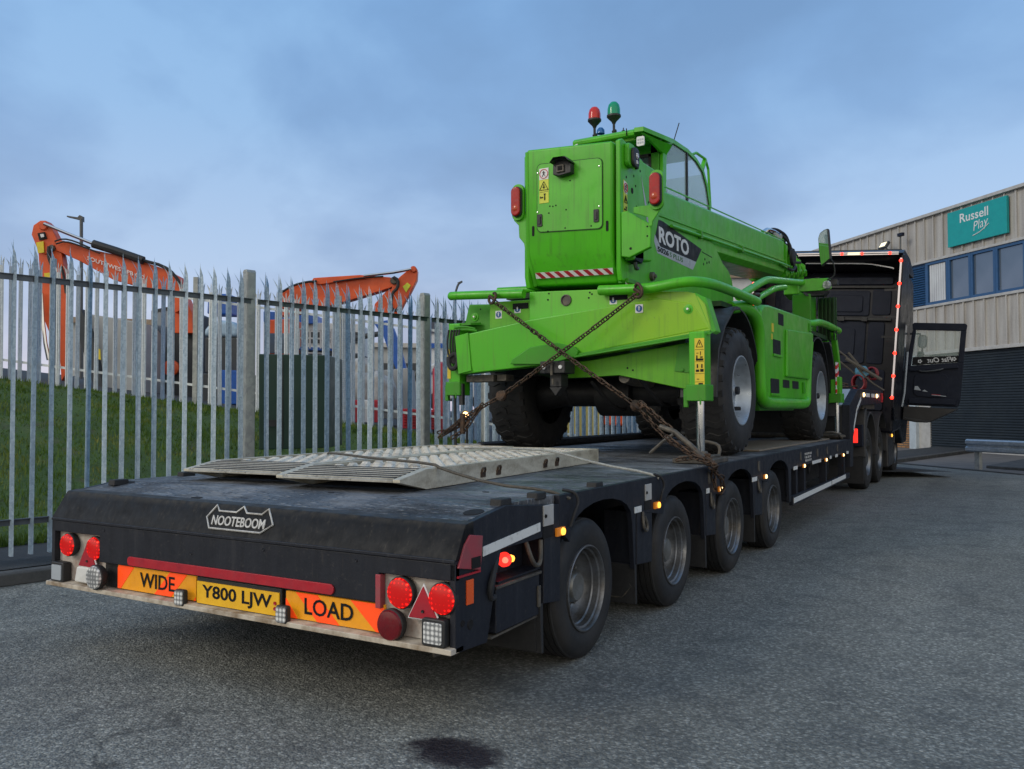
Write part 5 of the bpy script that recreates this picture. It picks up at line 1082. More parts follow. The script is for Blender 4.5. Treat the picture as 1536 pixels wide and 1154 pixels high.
# housing door with shadow gap
m=MB(); q=rrect(-.313,.327,2.862,3.478,.045)
q=[(x,z-(x)*.055) for x,z in q]; m.prism(q,'y',3.7515,3.7585); obj('shadow_gap',m,'green_under',hd)
m=MB(); q=rrect(-.307,.321,2.868,3.472,.042); q=[(x,z-(x)*.055) for x,z in q]; m.prism(q,'y',3.748,3.756); dr=obj('door',m,'green',hd,bevel=.0015)
for x,z in ((-.280,2.985),(.270,2.962)):
    m=MB(); m.prism(rrect(x-.024,x+.024,z-.055,z+.055,.008),'y',3.738,3.748); m.prism(rrect(x-.010,x+.010,z-.035,z+.035,.005),'y',3.730,3.738); obj('handle',m,'black_plastic',dr,bevel=.002)
for x,z in ((-.355,2.90),(.365,2.865)):
    m=MB(); m.prism(rrect(x-.011,x+.011,z-.045,z+.045,.008),'y',3.756,3.760); obj('latch_slot',m,'black_void',hd)
m=MB()
for x,z in ((-.18,3.10),(-.15,3.095),(-.12,3.10),(-.19,3.04),(-.02,3.05),(-.2,2.88),(-.03,2.89),(.22,2.88),(.02,3.3)): m.lathe([(0,.0075),(-.002,.007),(-.002,0)],(x,3.748,z),'y',8)
obj('holes',m,'black_void',dr)
m=MB()
for x,z in ((-.30,3.41),(.30,3.385),(-.302,3.06),(.298,3.04)): m.lathe([(0,.008),(-.006,.007),(-.008,0)],(x,3.748,z),'y',8)
obj('hinge_pin',m,'chrome',dr)
# camera
m=MB(); m.prism([(-.115,3.355),(-.115,3.44),(-.08,3.475),(.02,3.472),(.06,3.43),(.06,3.35),(-.06,3.335)],'y',3.68,3.75); cm_=obj('rear_camera',m,'black_plastic',dr,bevel=.008)
m=MB(); m.box(-.075,.0,3.664,3.68,3.365,3.43); obj('lens_housing',m,'dirty_steel',cm_,bevel=.006); m=MB(); m.box(-.058,-.015,3.660,3.664,3.380,3.417); obj('lens',m,'black_void',cm_)
m=MB(); m.solid([(-.115,3.62,3.445),(-.08,3.62,3.482),(.03,3.62,3.478),(.068,3.62,3.44),(.066,3.75,3.44),(.03,3.75,3.478),(-.08,3.75,3.482),(-.115,3.75,3.445)],(0,0,.006)); obj('hood',m,'black_plastic',cm_)
# stickers
def picto(parent,o,ux,uz,kind,s,mat='label_black'):
    """small line pictogram in plane (ux,uz) at o"""
    n=Vector(ux).cross(Vector(uz)).normalized(); o=Vector(o)+n*.002; ux=Vector(ux); uz=Vector(uz); m=MB()
    def bar(a,b,w=.004): m.frame(o+ux*a[0]*s+uz*a[1]*s,o+ux*b[0]*s+uz*b[1]*s,w,w)
    if kind=='tri':
        for a,b in (((-.5,-.4),(.5,-.4)),((.5,-.4),(0,.5)),((0,.5),(-.5,-.4))): bar(a,b)
        bar((0,-.25),(0,.2),.006); bar((-.15,-.1),(.15,-.1),.005)
    if kind=='man': bar((-.4,0),(-.1,0),.008); bar((.1,-.3),(.1,.3),.008); bar((.0,.35),(.2,.35),.008); bar((-.4,.1),(-.4,-.1),.006)
    if kind=='ring':
        m.tube([o+ux*math.cos(t*PI/10)*s*.5+uz*math.sin(t*PI/10)*s*.5 for t in range(20)],.0035,5,0,True); obj('prohibition_ring',m,'label_red',parent); m=MB()
        def bar(a,b,w=.004): m.frame(o+ux*a[0]*s+uz*a[1]*s,o+ux*b[0]*s+uz*b[1]*s,w,w)
        bar((0,.3),(0,0),.007); bar((0,0),(-.2,-.3)); bar((0,0),(.2,-.3)); bar((-.2,.15),(.2,.1))
    obj('pictogram',m,mat,parent)
m=MB(); m.box(-.283,-.190,3.744,3.748,3.135,3.445); st=obj('warning_sticker',m,'sticker_yg',dr,label='yellow warning sticker with a prohibition ring on top')
m=MB(); m.box(-.283,-.190,3.742,3.744,3.345,3.445); obj('white_field',m,'label_white',st)
X1,Z1=Vector((1,0,-.05)),Vector((0,0,1)); picto(st,(-.237,3.742,3.395),X1,Z1,'ring',.08); picto(st,(-.237,3.744,3.285),X1,Z1,'tri',.085); picto(st,(-.237,3.744,3.185),X1,Z1,'man',.085)
m=MB(); m.box(-.278,-.195,3.7435,3.7445,3.232,3.235); obj('rule',m,'label_black',st)
# red and white strip
def chev(P,n,parent,lab=None,ph=0):
    """P(u,v)->point ; n stripes"""
    m=MB(); m.solid([P(0,0),P(1,0),P(1,1),P(0,1)],(P.n*.003)); o=obj('warning_stripes',m,'label_white',parent,label=lab); m=MB()
    for i in range(n):
        u=(i+ph)/n; w=.5/n; k=.62/n; q=[P(max(0,min(1,a)),b) for a,b in ((u+k-.0,0),(u+w+k,0),(u+w,1),(u,1))]; m.solid([p+P.n*-.0015 for p in q],(P.n*.002))
    obj('red_stripe',m,'red_paint',o)
class PL:
    def __init__(s,o,u,v,n): s.o,s.u,s.v,s.n=Vector(o),Vector(u),Vector(v),Vector(n)
    def __call__(s,a,b): return s.o+s.u*a+s.v*b
chev(PL((-.375,3.848,2.485),(.755,0,-.020),(.004,-.026,.050),(0,.88,.46)),8,hd,'red and white diagonal warning strip')
chev(PL((.474,3.90,2.372),(0,.30,.002),(0,0,.045),(-1,0,0)),4,k1,None)
# cheek fittings
m=MB(); m.prism(rrect(3.88,4.04,3.40,3.60,.04),'x',.47,.515); wl_=obj('work_lamp',m,'green',k1,bevel=.01); m=MB(); m.prism(rrect(3.92,4.06,3.40,3.57,.05),'x',.515,.545); obj('lens',m,'black_plastic',wl_,bevel=.01); m=MB(); m.lathe([(0,.028),(.008,.02),(.01,0)],(.545,4.0,3.50),'x',14); m.lathe([(0,.02),(.008,.015),(.01,0)],(.545,3.99,3.44),'x',14); obj('bulb',m,'lamp_clear',wl_)
m=MB(); m.prism(rrect(4.12,4.17,3.43,3.50,.02),'x',.47,.49)
for y,z,r in ((4.06,3.22,.028),(4.10,3.36,.012),(3.93,3.31,.012),(4.25,3.44,.012),(4.14,3.28,.012),(4.16,3.10,.012),(4.45,3.2,.012),(4.0,2.78,.012)): m.lathe([(0,r),(.002,r*.9),(.002,0)],(.47,y,z),'x',14)
obj('lifting_holes',m,'black_void',k1)
m=MB(); m.prism([(3.865,2.965),(3.945,2.95),(3.945,3.26),(3.865,3.275)],'x',.47,.4725); s2=obj('warning_sticker',m,'sticker_yg',k1); m=MB(); m.prism([(3.868,3.17),(3.942,3.158),(3.942,3.255),(3.868,3.268)],'x',.472,.4740); obj('white_field',m,'label_white',s2)
picto(s2,(.475,3.905,3.21),Vector((0,1,0)),Z1,'ring',.075); picto(s2,(.473,3.905,3.11),Vector((0,1,0)),Z1,'tri',.07); picto(s2,(.473,3.905,3.02),Vector((0,1,0)),Z1,'man',.07)
m=MB(); m.prism([(3.862,2.73),(4.005,2.715),(3.95,2.94),(3.935,2.94)],'x',.47,.4725); s3=obj('label_triangle',m,'label_white',k1); m=MB(); m.prism([(3.862,2.73),(4.005,2.715),(4.003,2.728),(3.865,2.742)],'x',.4722,.4735); m.prism([(3.90,2.76),(3.975,2.755),(3.965,2.80),(3.91,2.80)],'x',.4722,.4735); m.prism([(3.915,2.82),(3.965,2.82),(3.955,2.86),(3.925,2.86)],'x',.4722,.4735); obj('print',m,'label_dkgreen',s3)
m=MB(); m.prism([(4.27,3.40),(4.40,3.02),(4.44,3.00),(4.43,3.10)],'x',.47,.4725); obj('reflective_patch',m,'label_grey',k1)
m=MB(); m.prism([(3.90,2.58),(4.06,2.57),(4.10,2.61),(4.10,2.69),(3.90,2.70)],'x',.47,.56); cbx=obj('control_box',m,'cab_plastic',k1,bevel=.008)
m=MB(); m.lathe([(0,.022),(.03,.026),(.045,.02),(.05,0)],(.50,4.10,2.64),'y',14); obj('stop_button',m,'red_paint',cbx); m=MB(); m.tube([(.53,3.97,2.575),(.53,3.99,2.52),(.52,4.05,2.53)],.018,8,1); obj('plug',m,'lamp_grey',cbx)
m=MB(); m.lathe([(0,.042),(.03,.040),(.035,.02),(.05,.018),(.052,0)],(.47,4.50,2.525),'x',20); obj('pin',m,'dirty_steel',k1)
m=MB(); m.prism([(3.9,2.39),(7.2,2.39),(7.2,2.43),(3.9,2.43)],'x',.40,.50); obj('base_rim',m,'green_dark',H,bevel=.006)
# ROTO decal on the cheek
m=MB(); m.prism([(4.72,3.075),(4.90,3.055),(5.98,3.02),(5.82,2.855),(4.74,2.835),(4.63,2.99)],'x',.47,.4725) if False else m.prism([(4.62,2.93),(4.70,3.090),(4.82,3.095),(5.985,3.018),(5.80,2.855),(4.74,2.842)],'x',.47,.4725); dc=obj('model_decal',m,'label_black',k1,label='black and silver decal lettered ROTO 5026 S PLUS')
m=MB(); m.prism([(4.58,2.865),(4.60,2.935),(4.74,2.845),(5.80,2.858),(5.69,2.755),(4.66,2.768)],'x',.4698,.4722); obj('silver_band',m,'label_grey',k1)
def K(y,z): return (.4728,y,z)
text('ROTO','label_white',dc,K(4.70,2.875),(0,1,-.0),(0,0,1),h=.155,w=.86,off=.032,ext=.002)
text('5026','label_black',dc,K(4.665,2.785),(0,1,0),(0,0,1),h=.050,w=.30,off=.03,ext=.002)
text('S PLUS','label_dkgreen',dc,K(4.995,2.785),(0,1,0),(0,0,1),h=.046,w=.38,off=-.002,ext=.002)
m=MB()
for y,z in ((6.1,2.93),(6.17,2.90),(6.05,2.87),(6.25,2.92),(6.6,2.75),(5.6,2.6)): m.lathe([(0,.016),(.003,.014),(.003,0)],(.47,y,z),'x',10)
m.prism([(6.0,2.99),(6.35,2.985),(6.35,2.993),(6.0,2.998)],'x',.47,.474); obj('bolt_holes',m,'green_under',k1)
# boom (slightly raised to the front)
def bsec(name,y0,y1,x0,x1,zt0,zt1,zb0,zb1,mat='green',ch=.06,bev=.008):
    m=MB(); F=[]; 
    for y,zt,zb in ((y0,zt0,zb0),(y1,zt1,zb1)):
        F.append([m.bm.verts.new(p) for p in ((x0+ch,y,zt),(x1-ch,y,zt),(x1,y,zt-ch*.7),(x1,y,zb+ch),(x1-ch*1.2,y,zb),(x0+ch*1.2,y,zb),(x0,y,zb+ch),(x0,y,zt-ch*.7))])
    n=8; m.bm.faces.new(F[0]); m.bm.faces.new(F[1][::-1])
    for i in range(n): m.bm.faces.new((F[0][i],F[0][(i+1)%n],F[1][(i+1)%n],F[1][i]))
    return obj(name,m,mat,H,bevel=bev)
bsec('boom',4.05,9.95,-.16,.448,3.375,3.825,2.86,3.27)
m=MB(); m.frame((.452,4.6,3.145),(.452,9.95,3.495),.016,.030); m.frame((.45,4.6,3.455-.02),(.45,9.93,3.80),.010,.014); obj('boom_rib',m,'green',H,bevel=.002)
m=MB(); m.tube([(.49,5.0,3.085),(.49,9.85,3.42),(.49,10.1,3.43)],.017,8); obj('hydraulic_line',m,'green',H)
m=MB()
for y in (5.9,7.5): m.box(.45,.51,y-.03,y+.03,3.085+(y-5)*.069-.03,3.085+(y-5)*.069+.045)
m.box(.45,.50,9.6,9.95,3.38,3.43); obj('line_clamp',m,'green_dark',H,bevel=.004)
z=3.825; secs=[(9.95,10.22,.03),(10.4,10.62,.06),(10.8,11.0,.09),(11.2,11.38,.12),(11.55,11.8,.15)]
for i,(a,b,k_) in enumerate(secs):
    zt=3.79+.04*i-.055*i; zb=3.27+.035*i+.03*i
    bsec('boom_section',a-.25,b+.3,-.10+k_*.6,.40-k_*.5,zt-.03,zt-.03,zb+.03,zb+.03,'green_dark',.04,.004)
    bsec('section_collar',b-.10,b,-.16+k_*.6,.46-k_*.5,zt+.01,zt+.01,zb-.01,zb-.01,'green',.05,.008)
    m=MB(); m.tube([(.43-k_*.5,b-.1,zb+.06),(.45-k_*.5,b+.02,zb+.10),(.43-k_*.5,b+.12,zb+.03)],.03,8,1); obj('wear_pad',m,'green',H)
m=MB(); m.prism([(11.9,3.25),(12.3,3.2),(12.35,3.6),(12.2,3.68),(11.9,3.66)],'x',.0,.25); obj('boom_head',m,'green',H,bevel=.02)
m=MB(); m.lathe([(-.03,.10),(-.02,.13),(.02,.13),(.03,.10)],(.50,10.3,3.60),'x',20,True); obj('hose_pulley',m,'black_rubber',H)
m=MB()
for p in (((.30,9.4,3.80),(.32,9.8,3.98),(.33,10.5,4.02),(.34,10.75,3.96),(.36,10.85,3.7),(.40,10.9,3.55)),((.2,9.6,3.82),(.3,10.1,3.98),(.45,10.4,3.85),(.48,10.35,3.5)),((.25,10.2,3.85),(.32,10.8,3.90),(.34,11.4,3.80),(.3,11.9,3.72)),((.35,10.0,3.8),(.42,10.4,3.75),(.40,10.8,3.6),(.42,11.2,3.66)),((.46,10.0,3.42),(.5,10.3,3.38),(.48,10.6,3.52),(.42,10.9,3.48)),((.3,10.3,3.8),(.2,10.9,3.86),(.28,11.5,3.76))): m.tube(p,.022,7,2)
obj('hydraulic_hose',m,'black_rubber',H)
m=MB(); m.tube([(.30,9.3,3.82),(.31,9.6,3.93),(.32,10.35,3.96),(.33,10.5,3.88)],.03,8,2); m.box(.2,.4,9.7,9.95,3.8,3.88); m.lathe([(-.03,.08),(.03,.08)],(.35,10.1,3.86),'x',14,True); obj('hose_guide',m,'chrome',H)
# rear light brackets
def rearlight(x,z,arm,side):
    m=MB(); q=[(x+.062*math.cos(a),z+.062*math.sin(a)) for a in ()]
    sh=rrect(x-.060,x+.060,z-.165,z+.165,.055,5); m=MB(); m.prism(sh,'y',3.74,3.775); m.prism(arm,'y',3.765,3.78); o=obj('light_bracket',m,'green',H,bevel=.005)
    m=MB(); m.prism(rrect(x-.052,x+.052,z-.138,z+.138,.048,5),'y',3.715,3.742); c=obj('tail_lamp',m,'black_plastic',o,bevel=.004)
    m=MB(); m.prism(rrect(x-.045,x+.045,z-.131,z+.131,.043,6),'y',3.690,3.716); obj('lens',m,'red_lens',c,bevel=.012,seg=3)
    m=MB(); m.lathe([(0,.030),(-.004,.024),(-.005,0)],(x,3.690,z-.062),'y',18); obj('indicator_lens',m,'amber_dim',c)
rearlight(.812,3.113,[(.752,3.0),(.84,3.0),(.86,2.98),(.77,2.86),(.765,2.822),(.735,2.822),(.728,2.9),(.60,2.95),(.60,3.0)],1)
rearlight(-.505,3.175,[(-.56,3.06),(-.44,3.06),(-.42,3.3),(-.40,3.3),(-.40,2.70),(-.44,2.72),(-.455,2.80),(-.505,2.86),(-.51,2.97),(-.56,3.02)],-1)
m=MB(); m.solid([(.473,3.80,2.98),(.53,3.80,2.985),(.745,3.80,2.845),(.735,3.80,2.655),(.545,3.80,2.585),(.473,3.80,2.60)],(0,.05,0)); lb=obj('side_box',m,'green',H,bevel=.010)
m=MB()
for z in (2.83,2.75): m.lathe([(0,.008),(-.003,.007),(-.003,0)],(.71,3.80,z),'y',8)
m.lathe([(0,.012),(-.004,.010),(-.004,0)],(.56,3.80,2.66),'y',8); obj('bolts',m,'black_void',lb)
m=MB(); m.prism([(3.86,2.575),(4.30,2.62),(4.30,2.80),(3.86,2.66)],'x',.47,.56); obj('pivot_cover',m,'green',H,bevel=.02)
# cab
CBX=(-1.05,-.15)
m=MB(); m.box(-1.05,-.15,6.50,8.15,2.46,3.86); c0=obj('cab_body',m,'green',H,bevel=.03)
side=[(6.50,3.80),(6.50,4.25),(6.56,4.42),(6.68,4.515),(6.85,4.56),(7.40,4.585),(7.75,4.555),(8.05,4.47),(8.22,4.30),(8.33,4.06),(8.36,3.80)]
for x0,x1 in ((-.185,-.145),(-1.055,-1.015)):
    m=MB(); inn=[(8.29,3.80),(8.27,4.06),(8.16,4.27),(8.0,4.43),(7.74,4.505),(7.40,4.53),(6.87,4.505),(6.74,4.46),(6.66,4.38),(6.62,4.22),(6.60,3.80)]
    m.prism(side+inn,'x',x0,x1); fr=obj('cab_frame',m,'green',H,bevel=.006)
    m=MB(); m.prism(inn,'x',(x0+x1)/2-.004,(x0+x1)/2+.004); obj('side_window',m,'glass_cab',fr)
    m=MB(); m.box(x0+.008,x1-.002,7.36,7.40,3.80,4.535); m.tube([((x0+x1)/2,y,z) for y,z in inn],.012,6); obj('window_seal',m,'black_plastic',fr)
m=MB(); m.box(-1.0,-.2,6.49,6.54,4.30,4.50); m.box(-.30,-.19,6.49,6.54,3.80,4.50); m.box(-1.05,-.9,6.49,6.54,3.8,4.5); rw=obj('cab_rear_panel',m,'green_dark',H,bevel=.01)
m=MB(); m.box(-.9,-.30,6.505,6.52,3.85,4.30); obj('rear_window',m,'glass_window',rw); m=MB(); m.box(-.91,-.29,6.485,6.50,4.27,4.31); m.box(-.32,-.285,6.485,6.50,3.85,4.3); obj('window_seal',m,'black_plastic',rw)
m=MB(); m.solid([(-1.0,8.33,4.06),(-.2,8.33,4.06),(-.2,8.1,4.43),(-1.0,8.1,4.43)],(0,-.01,0)); m.solid([(-1.0,8.34,3.8),(-.2,8.34,3.8),(-.2,8.33,4.05),(-1.0,8.33,4.05)],(0,-.01,0)); obj('windscreen',m,'glass_cab',H)
m=MB()
for y,x in ((6.95,-.6),(7.15,-.75)): m.frame((x,y,3.75),(x,y,4.35),.05,.05)
m.frame((-.75,7.9,3.8),(-.7,8.0,4.12),.10,.08); m.box(-.9,-.4,7.95,8.1,3.8,4.02); m.frame((-.5,7.3,3.8),(-.5,7.35,4.1),.16,.10); m.frame((-.45,8.05,4.05),(-.3,7.85,4.07),.02,.03); obj('cab_interior',m,'black_plastic',H)
m=MB(); m.box(-.85,-.45,7.0,7.12,3.7,4.18); obj('seat_back',m,'black_plastic',H,bevel=.03)
# roof with visor
m=MB(); rp_=[(5.96,4.375),(5.95,4.42),(5.99,4.455),(6.35,4.50),(6.70,4.560),(7.0,4.585),(7.0,4.50),(6.55,4.44),(6.4,4.40),(6.0,4.37)]
m.prism(rp_,'x',-1.05,-.28); rf=obj('cab_roof',m,'green',H,bevel=.012)
m=MB(); m.solid([(-.28,5.96,4.378),(-.28,5.955,4.455),(-.17,5.955,4.452),(-.07,6.3,4.44),(-.06,6.6,4.47),(-.12,6.75,4.53),(-.28,6.75,4.56)],(0,.0,-.05)); m.solid([(-.17,5.95,4.38),(-.07,6.3,4.36),(-.06,6.6,4.40),(-.145,6.62,4.30),(-.145,6.4,4.30)],(-.03,0,0)); obj('roof_corner',m,'green',rf,bevel=.01)
m=MB(); m.box(-1.0,-.2,6.9,7.7,4.52,4.575); obj('roof_panel',m,'green_dark',rf,bevel=.01)
m=MB(); m.box(-.372,-.366,5.94,5.955,4.38,4.46); obj('roof_seam',m,'black_void',rf)
m=MB(); m.box(-.85,-.28,6.02,6.06,4.34,4.385); obj('under_rail',m,'green_warm_lit',rf)
m=MB(); m.prism(rrect(-.258,-.165,4.243,4.352,.02),'y',5.965,5.985); wl2=obj('work_lamp',m,'label_white',rf,bevel=.004,label='small square white work lamp under the cab roof corner')
m=MB()
for i in range(3):
    for j in range(2): m.box(-.245+i*.026,-.227+i*.026,5.962,5.966,4.27+j*.035,4.29+j*.035)
obj('led_grid',m,'label_grey',wl2)
m=MB(); m.tube([(-1.08,5.97,4.36),(-1.04,5.96,4.36),(-.98,5.96,4.375)],.016,6); obj('roof_hook',m,'label_white',rf)
def beacon(x,y,z,mat,r,h,pole,nm):
    m=MB(); m.tube([(x,y,z),(x,y,z+pole)],.016,8); m.tube([(x-.02,y,z+pole*.3),(x+.03,y,z+pole*.35)],.018,6); m.lathe([(pole-.05,.016),(pole-.02,.03),(pole,.05),(pole+.035,r*1.10),(pole+.055,r*1.10)],(x,y,z),'z',20,True); o=obj(nm,m,'black_plastic',rf)
    m=MB(); m.lathe([(pole+.055,r),(pole+.055+h*.45,r*.98),(pole+.055+h*.75,r*.82),(pole+.055+h*.93,r*.5),(pole+.055+h,0)],(x,y,z),'z',24); obj('lens',m,mat,o)
beacon(-.925,6.3,4.51,'red_beacon',.074,.155,.20,'red_beacon'); beacon(-.675,6.3,4.515,'green_beacon',.076,.165,.20,'green_beacon')
m=MB(); m.lathe([(0,.055),(.045,.055)],(-.845,6.3,4.50),'z',20,True); o=obj('blue_beacon',m,'label_grey',rf)
m=MB(); m.lathe([(.045,.048),(.09,.045),(.115,.025),(.12,0)],(-.845,6.3,4.535),'z',20); obj('lens',m,'blue_lens',o)
m=MB(); m.tube([(-.2,7.0,4.55),(-.12,7.0,4.79)],.006,6); m.tube([(-.59,6.35,4.5),(-.575,6.35,4.62)],.006,6); m.tube([(-.595,6.35,4.58),(-.56,6.35,4.585)],.01,6); obj('aerial',m,'black_plastic',rf)
for x in (-.17,-.95): m=MB(); m.tube([(x,7.62,4.57),(x,7.80,4.64),(x,8.18,4.655),(x,8.30,4.55),(x,8.38,4.05)],.018,8,0); m.frame((x,8.02,4.47),(x,8.16,4.64),.05,.04); obj('cab_guard',m,'green',H)
# guard arms, front lamp block, mirror
rail([(.93,5.75,2.45),(.92,6.2,2.58),(.90,6.95,2.78),(.90,7.25,2.825),(.90,7.8,2.88),(.90,8.98,3.01)],.042,'guard_arm')
rail([(.93,6.2,2.44),(.93,6.8,2.60),(.93,7.3,2.73),(.93,7.8,2.80)],.036,'guard_arm')
m=MB(); m.solid([(.88,8.97,3.055),(1.02,8.97,3.057),(1.22,9.15,3.075),(1.21,9.15,2.95),(1.13,9.0,2.895),(.86,8.97,2.89)],(0,.22,0)); lbk=obj('lamp_guard',m,'green',H,bevel=.012)
m=MB(); m.lathe([(0,.055),(-.02,.06),(-.05,.05),(-.055,0)],(1.20,9.12,2.975),(.3,1,0),16); obj('front_lamp',m,'lamp_clear',lbk); m=MB(); m.solid([(.90,8.98,2.89),(1.2,9.1,2.90),(1.15,9.1,2.84),(.95,8.98,2.83)],(0,.2,0)); m.box(1.20,1.32,9.15,9.25,2.98,3.05); obj('lamp_underside',m,'black_plastic',lbk)
m=MB(); m.prism([(1.095,3.60),(1.12,3.67),(1.18,3.705),(1.235,3.715),(1.245,3.69),(1.275,3.30),(1.135,3.215),(1.105,3.42)],'y',9.0,9.05); mrx=Matrix.Translation((1.18,9.0,0))@Matrix.Rotation(R(-19),4,'Z')@Matrix.Translation((-1.18,-9.0,0)); mi=obj('wing_mirror',m,'black_plastic',lbk,bevel=.012,xf=mrx)
m=MB(); m.prism([(1.107,3.60),(1.13,3.66),(1.18,3.69),(1.228,3.70),(1.235,3.68),(1.262,3.31),(1.145,3.235),(1.117,3.42)],'y',8.994,9.0); obj('glass',m,'mirror',mi,ang=5,xf=mrx)
m=MB(); m.tube([(1.27,9.05,3.30),(1.30,9.1,3.2),(1.29,9.12,3.08),(1.2,9.12,3.05)],.010,6,2); m.box(1.06,1.10,9.05,9.12,3.02,3.08); obj('mirror_arm',m,'black_plastic',lbk)
m=MB(); m.box(.76,1.0,9.0,9.4,2.25,2.86); obj('front_column',m,'green_under' if False else 'green_dark',H,bevel=.01)
m=MB()
for i in range(5): m.box(1.03+i*.05,1.045+i*.05,9.35,9.40,2.25,2.84)
m.box(1.02,1.26,9.42,9.46,2.25,2.84); obj('radiator_grille',m,'green_under',H)

# ============================================================ CHAINS
def link_mesh(r=.0075,L=.028,W=.016):
    m=MB(); pts=[]
    for i in range(6): a=PI*i/5; pts.append((L+W*math.sin(a),W*math.cos(a),0))
    for i in range(6): a=PI+PI*i/5; pts.append((-L+W*math.sin(a),W*math.cos(a),0))
    m.tube(pts,r,6,0,True); bm=m.bm; bmesh.ops.recalc_face_normals(bm,faces=bm.faces)
    for f in bm.faces: f.smooth=True
    return bm
def chain_into(mb,pts,pitch=.052,L=.024,W=.0165,r=.0064,sag=.0):
    P=[Vector(p) for p in pts]; 
    seg=[]; tot=0
    for a,b in zip(P,P[1:]): seg.append((tot,a,b)); tot+=(b-a).length
    n=int(tot/pitch)
    for i in range(n):
        s=(i+.5)*pitch; t0,a,b=[q for q in seg if q[0]<=s][-1]; d=(b-a); p=a+d.normalized()*(s-t0); p.z-=sag*math.sin(PI*s/tot); d.normalize()
        h=Vector((0,0,1)) if abs(d.z)<.9 else Vector((1,0,0)); u=d.cross(h).normalized(); v=d.cross(u)
        a_=R(35+random.uniform(-12,12))+(PI/2 if i%2 else 0); u,v=u*math.cos(a_)+v*math.sin(a_),-u*math.sin(a_)+v*math.cos(a_)
        c=[]
        for k in range(5): a2=PI*k/4; c.append(p+d*(L+W*math.sin(a2)*.9)+u*(W*math.cos(a2)))
        for k in range(5): a2=PI+PI*k/4; c.append(p+d*(-L+W*math.sin(a2)*.9)+u*(W*math.cos(a2)))
        mb.tube(c,r,6,0,True)
def hookmesh(c,sc=1,rot=0):
    m=MB(); c=Vector(c); pts=[Vector((0,0,.05)),Vector((.03,-.02,.06)),Vector((.045,-.02,.02)),Vector((.03,-.02,-.03)),Vector((0,-.01,-.04)),Vector((-.03,0,-.02)),Vector((-.03,.0,.01))]
    sc*=.85; m.tube([c+Matrix.Rotation(rot,3,'Y')@p*sc for p in pts],.0125*sc,8,2); m.tube([c+Vector((-.03,0,.03))*sc,c+Vector((.03,.0,-.01))*sc],.014*sc,8); return m
def chain(name,lab,pts,hooks,extra=None,sag=.0,sag2=0):
    t=thing('tie_down_chain',pts[0],lab,'chain','chains crossing behind the telehandler'); m=MB()
    for q in name: chain_into(m,q[0],sag=q[1])
    obj('chain_links',m,'rust_chain',t,keep=True,ang=60)
    for c,s,r in hooks: obj('hook',hookmesh(c,s,r),'rust_chain',t)
    return t
A0=Vector((-.79,3.655,2.31)); A1=Vector((.735,3.56,1.40))
# chain A: top left rail hook down to the right deck edge
B=Vector((1.30,3.42,.94))
def seen(px,py,y): return at(px,py,1)  and CAM+(at(px,py,1)-CAM)*((y-CAM.y)/(at(px,py,1)-CAM).y)
a0=seen(741,452,3.66); ac=seen(843,529,3.60); a1=seen(955,609,3.42); a2=seen(1006,660,3.36); a3=seen(1062,688,3.34)
t=chain([([a0,a1],.012),([a1,a2,a3],.02),([a1+Vector((.03,0,.03)),a2+Vector((.06,-.05,.05)),a3+Vector((.0,-.05,-.01))],.0)],'rusty chain from the left end of the green rail down to the right deck edge',[a0],[(a0+Vector((-.02,0,.02)),1.25,.3),(a1,1.1,1.0),(a3,1.1,2)])
m=MB(); m.lathe([(-.022,.02),(-.02,.045),(.02,.045),(.022,.02)],a1+Vector((0,-.01,0)),(.7,-.4,.6),16,True); obj('grab_ring',m,'rust_chain',t)
b=seen(1012,648,3.30); c=seen(1055,687,3.30); d=seen(975,680,3.30)
m=MB(); m.tube([seen(990,640,3.32),b,seen(1040,672,3.3),c],.020,10); m.tube([seen(1010,652,3.28),seen(995,662,3.28),d],.013,8); obj('load_binder',m,'dirty_steel',t)
m=MB(); chain_into(m,[seen(1000,655,3.2),seen(1030,678,3.2),seen(1060,690,3.2),seen(1075,700,3.0)]); chain_into(m,[seen(1016,690,3.15),seen(1040,686,3.15),seen(1070,694,3.1)]); chain_into(m,[seen(1074,697,3.05),Vector((1.395,3.32,.84)),Vector((1.41,3.34,.72))]); chain_into(m,[Vector((1.40,3.25,.87)),Vector((1.43,3.42,.80)),Vector((1.42,3.50,.70)),Vector((1.41,3.44,.66))]); obj('loose_chain',m,'rust_chain',t,ang=60)
# chain B: right rail hook down to the left deck edge
b0=seen(957,441,3.66); bc=seen(845,527,3.60); b1=seen(752,594,3.50); b2=seen(722,610,3.46); b3=seen(694,634,3.42); b4=seen(660,654,3.38)
t=chain([([b0,b1],.012),([b1,b2,b3,b4],.01),([b2,b3+Vector((0,-.04,.03)),b4+Vector((.03,-.05,-.01))],.01),([b3,b4+Vector((-.05,.02,.03))],.02),([b2+Vector((.02,-.02,.02)),b3+Vector((.05,-.03,-.06)),b4+Vector((.10,-.03,-.04))],.0)],'rusty chain from the right rail down to the left deck edge, bunched by the fence',[b0],[(b0+Vector((.0,0,.01)),1.35,-.4),(b1,1.0,.5),(b3,1.2,1.4)])
m=MB(); m.lathe([(-.022,.02),(-.02,.045),(.02,.045),(.022,.02)],b1,(.3,-1,.1),16,True); obj('grab_ring',m,'rust_chain',t)
m=MB(); m.tube([b3+Vector((.02,-.03,.08)),b3+Vector((.02,-.03,-.10))],.024,8); obj('load_binder',m,'rust_chain',t)
